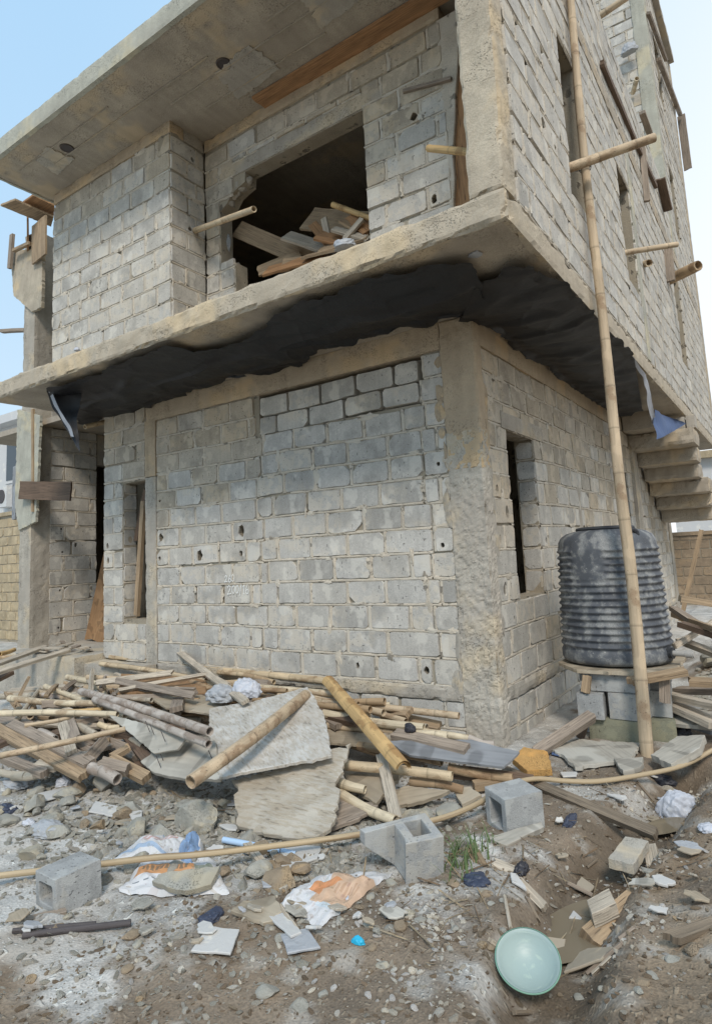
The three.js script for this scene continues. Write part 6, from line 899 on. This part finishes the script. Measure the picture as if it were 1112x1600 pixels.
// ---------------------------------------------------------------- rubble: the larger lumps one by one, the rest as gravel
const RL = 'grey broken concrete lump in the rubble before the heap', RG = 'concrete lumps before the heap';
const lumps = [[-1.73,2.69], [-1.49,2.68], [-1.46,2.20], [-1.64,2.37], [-0.31,2.48], [-2.49,2.69], [-0.04,1.62], [-1.31,2.75], [-2.48,2.36], [-1.23,2.66], [-1.40,2.08], [-1.63,3.12], [-0.55,2.69], [-2.41,2.78], [-0.00,1.56], [-0.80,2.71], [-1.64,2.28], [-1.85,2.41], [-1.01,2.11], [-1.72,3.12], [-0.26,2.58], [-2.42,2.48], [0.03,1.60], [-1.04,2.90], [-2.03,2.59], [-1.04,2.59], [-1.04,2.14], [-2.45,2.72], [-0.35,2.52], [-2.40,2.95], [0.06,1.53], [-1.19,2.70], [-2.41,2.41], [-1.55,2.52], [-1.09,2.36], [-1.77,2.40], [-0.53,2.44], [-2.06,2.82], [-0.04,1.60], [-1.23,2.58], [-1.93,2.17], [-1.61,2.56], [-1.33,2.23], [-1.95,2.76], [-0.39,2.43], [-3.03,2.62], [-0.11,1.57], [-0.85,2.82], [-1.77,2.48], [-1.29,2.13], [-1.54,2.17], [-1.86,2.87], [-0.29,2.41], [-2.60,2.32], [0.13,1.36], [-0.72,2.32], [-1.47,2.37], [-1.03,2.36], [-1.12,2.44], [-2.29,2.56], [-0.32,2.50], [-2.75,2.54], [-0.10,1.58], [-1.04,2.55], [-1.80,2.51], [-1.25,2.40], [-1.28,2.18], [-2.37,2.74], [-0.53,2.41], [-2.20,2.71], [0.02,1.36], [-0.99,2.70], [-1.80,2.73], [-1.21,2.40], [-1.22,2.05], [-2.04,2.91], [-0.20,2.51], [-2.64,2.86], [0.21,1.46], [-0.35,2.63], [-2.32,2.31], [-1.11,2.64], [-1.06,2.39], [-1.51,2.63], [-0.18,2.64], [-2.47,2.52], [0.13,1.35], [-0.78,2.86], [-1.90,2.12], [-1.44,2.59], [-0.97,2.21], [-1.29,2.71], [-0.18,2.48], [-2.59,2.69], [0.03,1.50]];
for (let i = 0; i < lumps.length; i++) { const q = rng(700 + i); const k = 0.028 + 0.06 * Math.pow(q(), 1.8);
  const x = lumps[i][0], z = lumps[i][1]; const g = chunk(20 + i, k * (0.9 + 0.6 * q()), k * (0.6 + 0.35 * q()), k * (0.8 + 0.5 * q()), 1, 8); g.rotateY(q() * 6); g.translate(x, H(x, z) + k * 0.35, z); thing(g, i % 4 ? M.rubble : M.rubbleTan, 'concrete_chunk', i % 4 ? (k > 0.05 ? 'larger ' : 'small ') + RL : 'brown ' + RL.slice(5), 'rubble', i % 4 ? (k > 0.05 ? 'larger ' : 'small ') + RG : 'brown lumps before the heap'); }
const stones = [[0.54,2.87], [0.15,3.01], [1.01,2.62], [0.62,2.25], [-0.40,3.46], [1.57,2.63], [-0.00,2.77], [0.83,2.71], [-0.42,3.36], [0.81,2.26], [0.63,2.60], [-0.43,3.61], [1.72,2.31], [-0.06,2.58], [0.32,3.29], [-0.50,3.33], [1.06,2.53], [0.30,2.52], [-0.85,3.49], [1.31,2.52], [-0.12,2.81], [-0.09,2.65], [-0.40,3.73], [0.98,2.47], [0.25,2.43], [-0.90,3.55], [1.29,2.36], [-0.26,2.74], [0.53,2.70], [-0.20,3.27], [0.96,2.60], [0.31,2.34], [-0.63,3.44], [1.61,2.05], [-0.01,2.47], [0.43,2.75], [-0.11,3.57], [0.90,2.28], [0.55,2.57], [-1.11,3.50], [1.59,2.49], [-0.04,2.78], [0.30,2.62], [0.47,3.28], [0.79,2.25], [0.56,2.68], [-0.90,3.39], [1.42,2.58], [-0.02,2.68], [0.63,2.93], [0.51,3.18], [0.94,2.62], [0.79,2.58], [-0.36,3.41], [1.57,2.57], [0.14,2.87], [-0.06,2.61], [-0.30,3.49], [0.86,2.32], [0.51,2.78], [-0.59,3.75], [1.65,2.36], [0.28,2.76]];
stones.forEach(([x, z], i) => { const q = rng(9100 + i), k = 0.016 + 0.030 * q() * q(), g = chunk(700 + i, k * (1 + 0.5 * q()), k * 0.6, k, 1, 8); g.rotateY(q() * 6); g.translate(x, H(x, z) + k * 0.15, z); thing(g, i % 3 ? M.rubble : M.rubbleTan, 'stone', (i % 3 ? 'grey' : 'brown') + ' stone bedded in the near mud', 'stone', (i % 3 ? 'grey' : 'brown') + ' stones in the near mud'); });
{ const p = [-1.147, 0.06, 2.349], g = chunk(91, 0.16, 0.11, 0.11, 2, 6); g.rotateY(0.6); g.translate(p[0], H(p[0], p[2]) + 0.07, p[2]); thing(g, M.rubble, 'concrete_chunk', 'large pointed grey block fragment left of the tan board', 'rubble'); }
{ const p = [-2.301, 0.1, 2.248], g = chunk(93, 0.10, 0.09, 0.09, 2, 6); g.translate(p[0], H(p[0], p[2]) + 0.06, p[2]); thing(g, M.rubble, 'concrete_chunk', 'upright grey fragment against the timber offcuts', 'rubble'); }
for (let i = 0; i < 60; i++) { const q = rng(900 + i), x = lerp(1.15, 3.0, q()), z = lerp(-2.6, -6.5, q()), k = 0.06 + 0.12 * q(), g = chunk(200 + i, k * 1.3, k * 0.7, k, 1, 8); g.rotateY(q() * 6); g.translate(x, H(x, z) + k * 0.3, z); thing(g, i % 3 ? M.rubble : M.rubbleTan, 'concrete_chunk', 'grey rubble lump in the mound behind the tank', 'rubble', 'rubble lumps behind the tank'); }
for (const [a, b, w, m] of [[[1.133, 0.32, -1.088], [1.597, 0.34, -0.674], 0.1, 'woodPale'], [[1.16, 0.25, -1.036], [1.586, 0.2, -0.634], 0.2, 'woodPale'], [[1.166, 0.3, -1.403], [1.581, 0.36, -1.201], 0.16, 'woodGrey'], [[1.209, 0.12, -1.147], [1.551, 0.1, -0.929], 0.2, 'plyBlue'], [[1.331, 0.45, -1.061], [1.624, 0.45, -1.084], 0.12, 'wood'], [[1.192, 0.7, -1.396], [1.546, 0.9, -2.383], 0.05, 'woodPale'], [[1.127, 1, -1.99], [1.635, 0.75, -1.362], 0.07, 'woodGrey'], [[1.069, 0.9, -2.331], [1.602, 0.9, -1.049], 0.05, 'wood'], [[1.257, 0.9, -1.468], [1.676, 0.8, -1.209], 0.09, 'woodDark'], [[1.177, 0.7, -1.834], [1.639, 0.6, -1.427], 0.08, 'woodPale']])
  wood(a, b, w, 0.05, rr(-0.3, 0.3), m, 'timber_offcut', KIND[m] + ' timber in the rubble mound behind the tank', KIND[m] + ' timbers behind the tank', 'timber', 0.03);
wood([0.723, 0.494, -5.2], [1.108, 1.828, -5.5], 0.06, 0.05, 0, 'wood', 'timber_prop', 'thin upright stick standing in the rubble behind the tank', null, 'timber', 0.02, [0, 0, 1]);
wood([1.553, 1.3, 0.519], [1.767, 1.25, 0.427], 0.1, 0.04, 0, 'wood', 'timber_offcut', 'flat brown timber on top of the rubble mound behind the tank', null, 'timber', 0.03);
function scatter(name, label, geo, n, seed, place, size, cols, m) { const q = rng(seed), im = new THREE.InstancedMesh(geo, m, n), M4 = new THREE.Matrix4(), Q = new THREE.Quaternion(), c = new THREE.Color(); let k = 0;
  for (let i = 0; i < n; i++) { const [x, z] = place(q), s = size(q); if (x < 0.03 && z < 0.02) { i--; if (++k > 90000) break; continue; } Q.setFromEuler(new THREE.Euler(rr(-0.5, 0.5, q), q() * 6.28, rr(-0.5, 0.5, q))); M4.compose(new THREE.Vector3(x, H(x, z) + s * 0.12, z), Q, new THREE.Vector3(s * (0.7 + 1.0 * q()), s * (0.22 + 0.4 * q()), s * (0.6 + 0.6 * q()))); im.setMatrixAt(i, M4); const t = cols[Math.floor(q() * cols.length)], j = 0.75 + 0.45 * q(); c.setRGB(t[0] * j, t[1] * j, t[2] * j); im.setColorAt(i, c); }
  top(im, name, label, undefined, undefined, 'stuff'); }
const area = (x0, x1, z0, z1) => (q) => [lerp(x0, x1, q()), lerp(z0, z1, q())];
const clump = (l) => (q) => { const [x, z, r] = l[Math.floor(q() * l.length)], a = q() * 6.28, d = r * Math.sqrt(-Math.log(1 - 0.98 * q())) * 0.6; return [x + Math.cos(a) * d, z + Math.sin(a) * d]; };
const greys = [[0.46, 0.47, 0.45], [0.52, 0.52, 0.50], [0.40, 0.40, 0.37], [0.58, 0.57, 0.54]], earth = [[0.28, 0.22, 0.165], [0.24, 0.19, 0.14], [0.32, 0.27, 0.21], [0.46, 0.44, 0.40]], whites = [[0.72, 0.72, 0.70], [0.66, 0.67, 0.70], [0.76, 0.74, 0.68]];
const cg = (s) => chunk(s, 1, 1, 1, 0, 7);
scatter('gravel', 'fine grey grit over the cement dust', cg(301), 9000, 41, area(-4.5, 0.4, 1.3, 4.2), (q) => 0.004 + 0.022 * Math.pow(q(), 4), greys, M.chip);
scatter('gravel', 'earth crumbs and clods over the brown mud', cg(302), 9000, 42, area(-0.6, 2.4, 0.2, 4.0), (q) => 0.004 + 0.016 * Math.pow(q(), 4), earth, M.chip);
scatter('rubble_scatter', 'grey rubble fragments spilling out of the heap', cg(303), 2400, 43, clump([[-2.5, 1.9, 0.5], [-2.0, 2.2, 0.5], [-1.5, 2.35, 0.4], [-1.2, 2.1, 0.35], [-0.3, 1.7, 0.4], [-1.9, 2.7, 0.6], [-1.3, 2.9, 0.5], [-0.6, 2.3, 0.5], [-0.9, 2.5, 0.4], [-0.1, 2.3, 0.3], [-2.9, 2.2, 0.4]]), (q) => 0.012 + 0.035 * Math.pow(q(), 2), greys, M.chip);
scatter('plaster_flakes', 'white plaster flakes scattered over the mud', cg(304), 1700, 44, clump([[0.55, 2.5, 0.25], [0.75, 2.6, 0.2], [1.4, 1.5, 0.3], [1.2, 0.6, 0.3], [0.2, 2.7, 0.4], [1.5, 2.2, 0.35], [-0.2, 2.2, 0.35], [1.0, 1.9, 0.5], [1.5, 0.1, 0.3], [0.5, 1.3, 0.4], [0.3, 3.1, 0.4], [0.8, 3.0, 0.3], [-0.4, 3.2, 0.5]]), (q) => 0.004 + 0.016 * Math.pow(q(), 2.5), whites, M.chip);
scatter('rubble_scatter', 'grey stones in the mound behind the tank', cg(305), 1500, 45, clump([[1.7, -3.6, 0.6], [2.0, -4.6, 0.8], [1.4, -2.4, 0.4], [1.6, -1.6, 0.4]]), (q) => 0.02 + 0.05 * Math.pow(q(), 2), greys, M.chip);
{ // splinters and twigs
  const g = plank([-0.5, 0, 0], [0.5, 0, 0], 0.06, 0.03, 0, 9, 0.1); scatter('wood_splinters', 'wood splinters strewn over the yard', g, 420, 46, clump([[-1.5, 1.9, 0.7], [-0.3, 2.2, 0.6], [0.6, 1.7, 0.6], [1.3, 1.6, 0.5], [-2.6, 1.7, 0.6], [0.8, 2.4, 0.5], [1.2, 0.4, 0.4]]), (q) => 0.04 + 0.12 * Math.pow(q(), 2), [[0.40, 0.33, 0.24], [0.52, 0.46, 0.36], [0.28, 0.21, 0.15]], M.chip);
}
renderer.render(scene, camera);
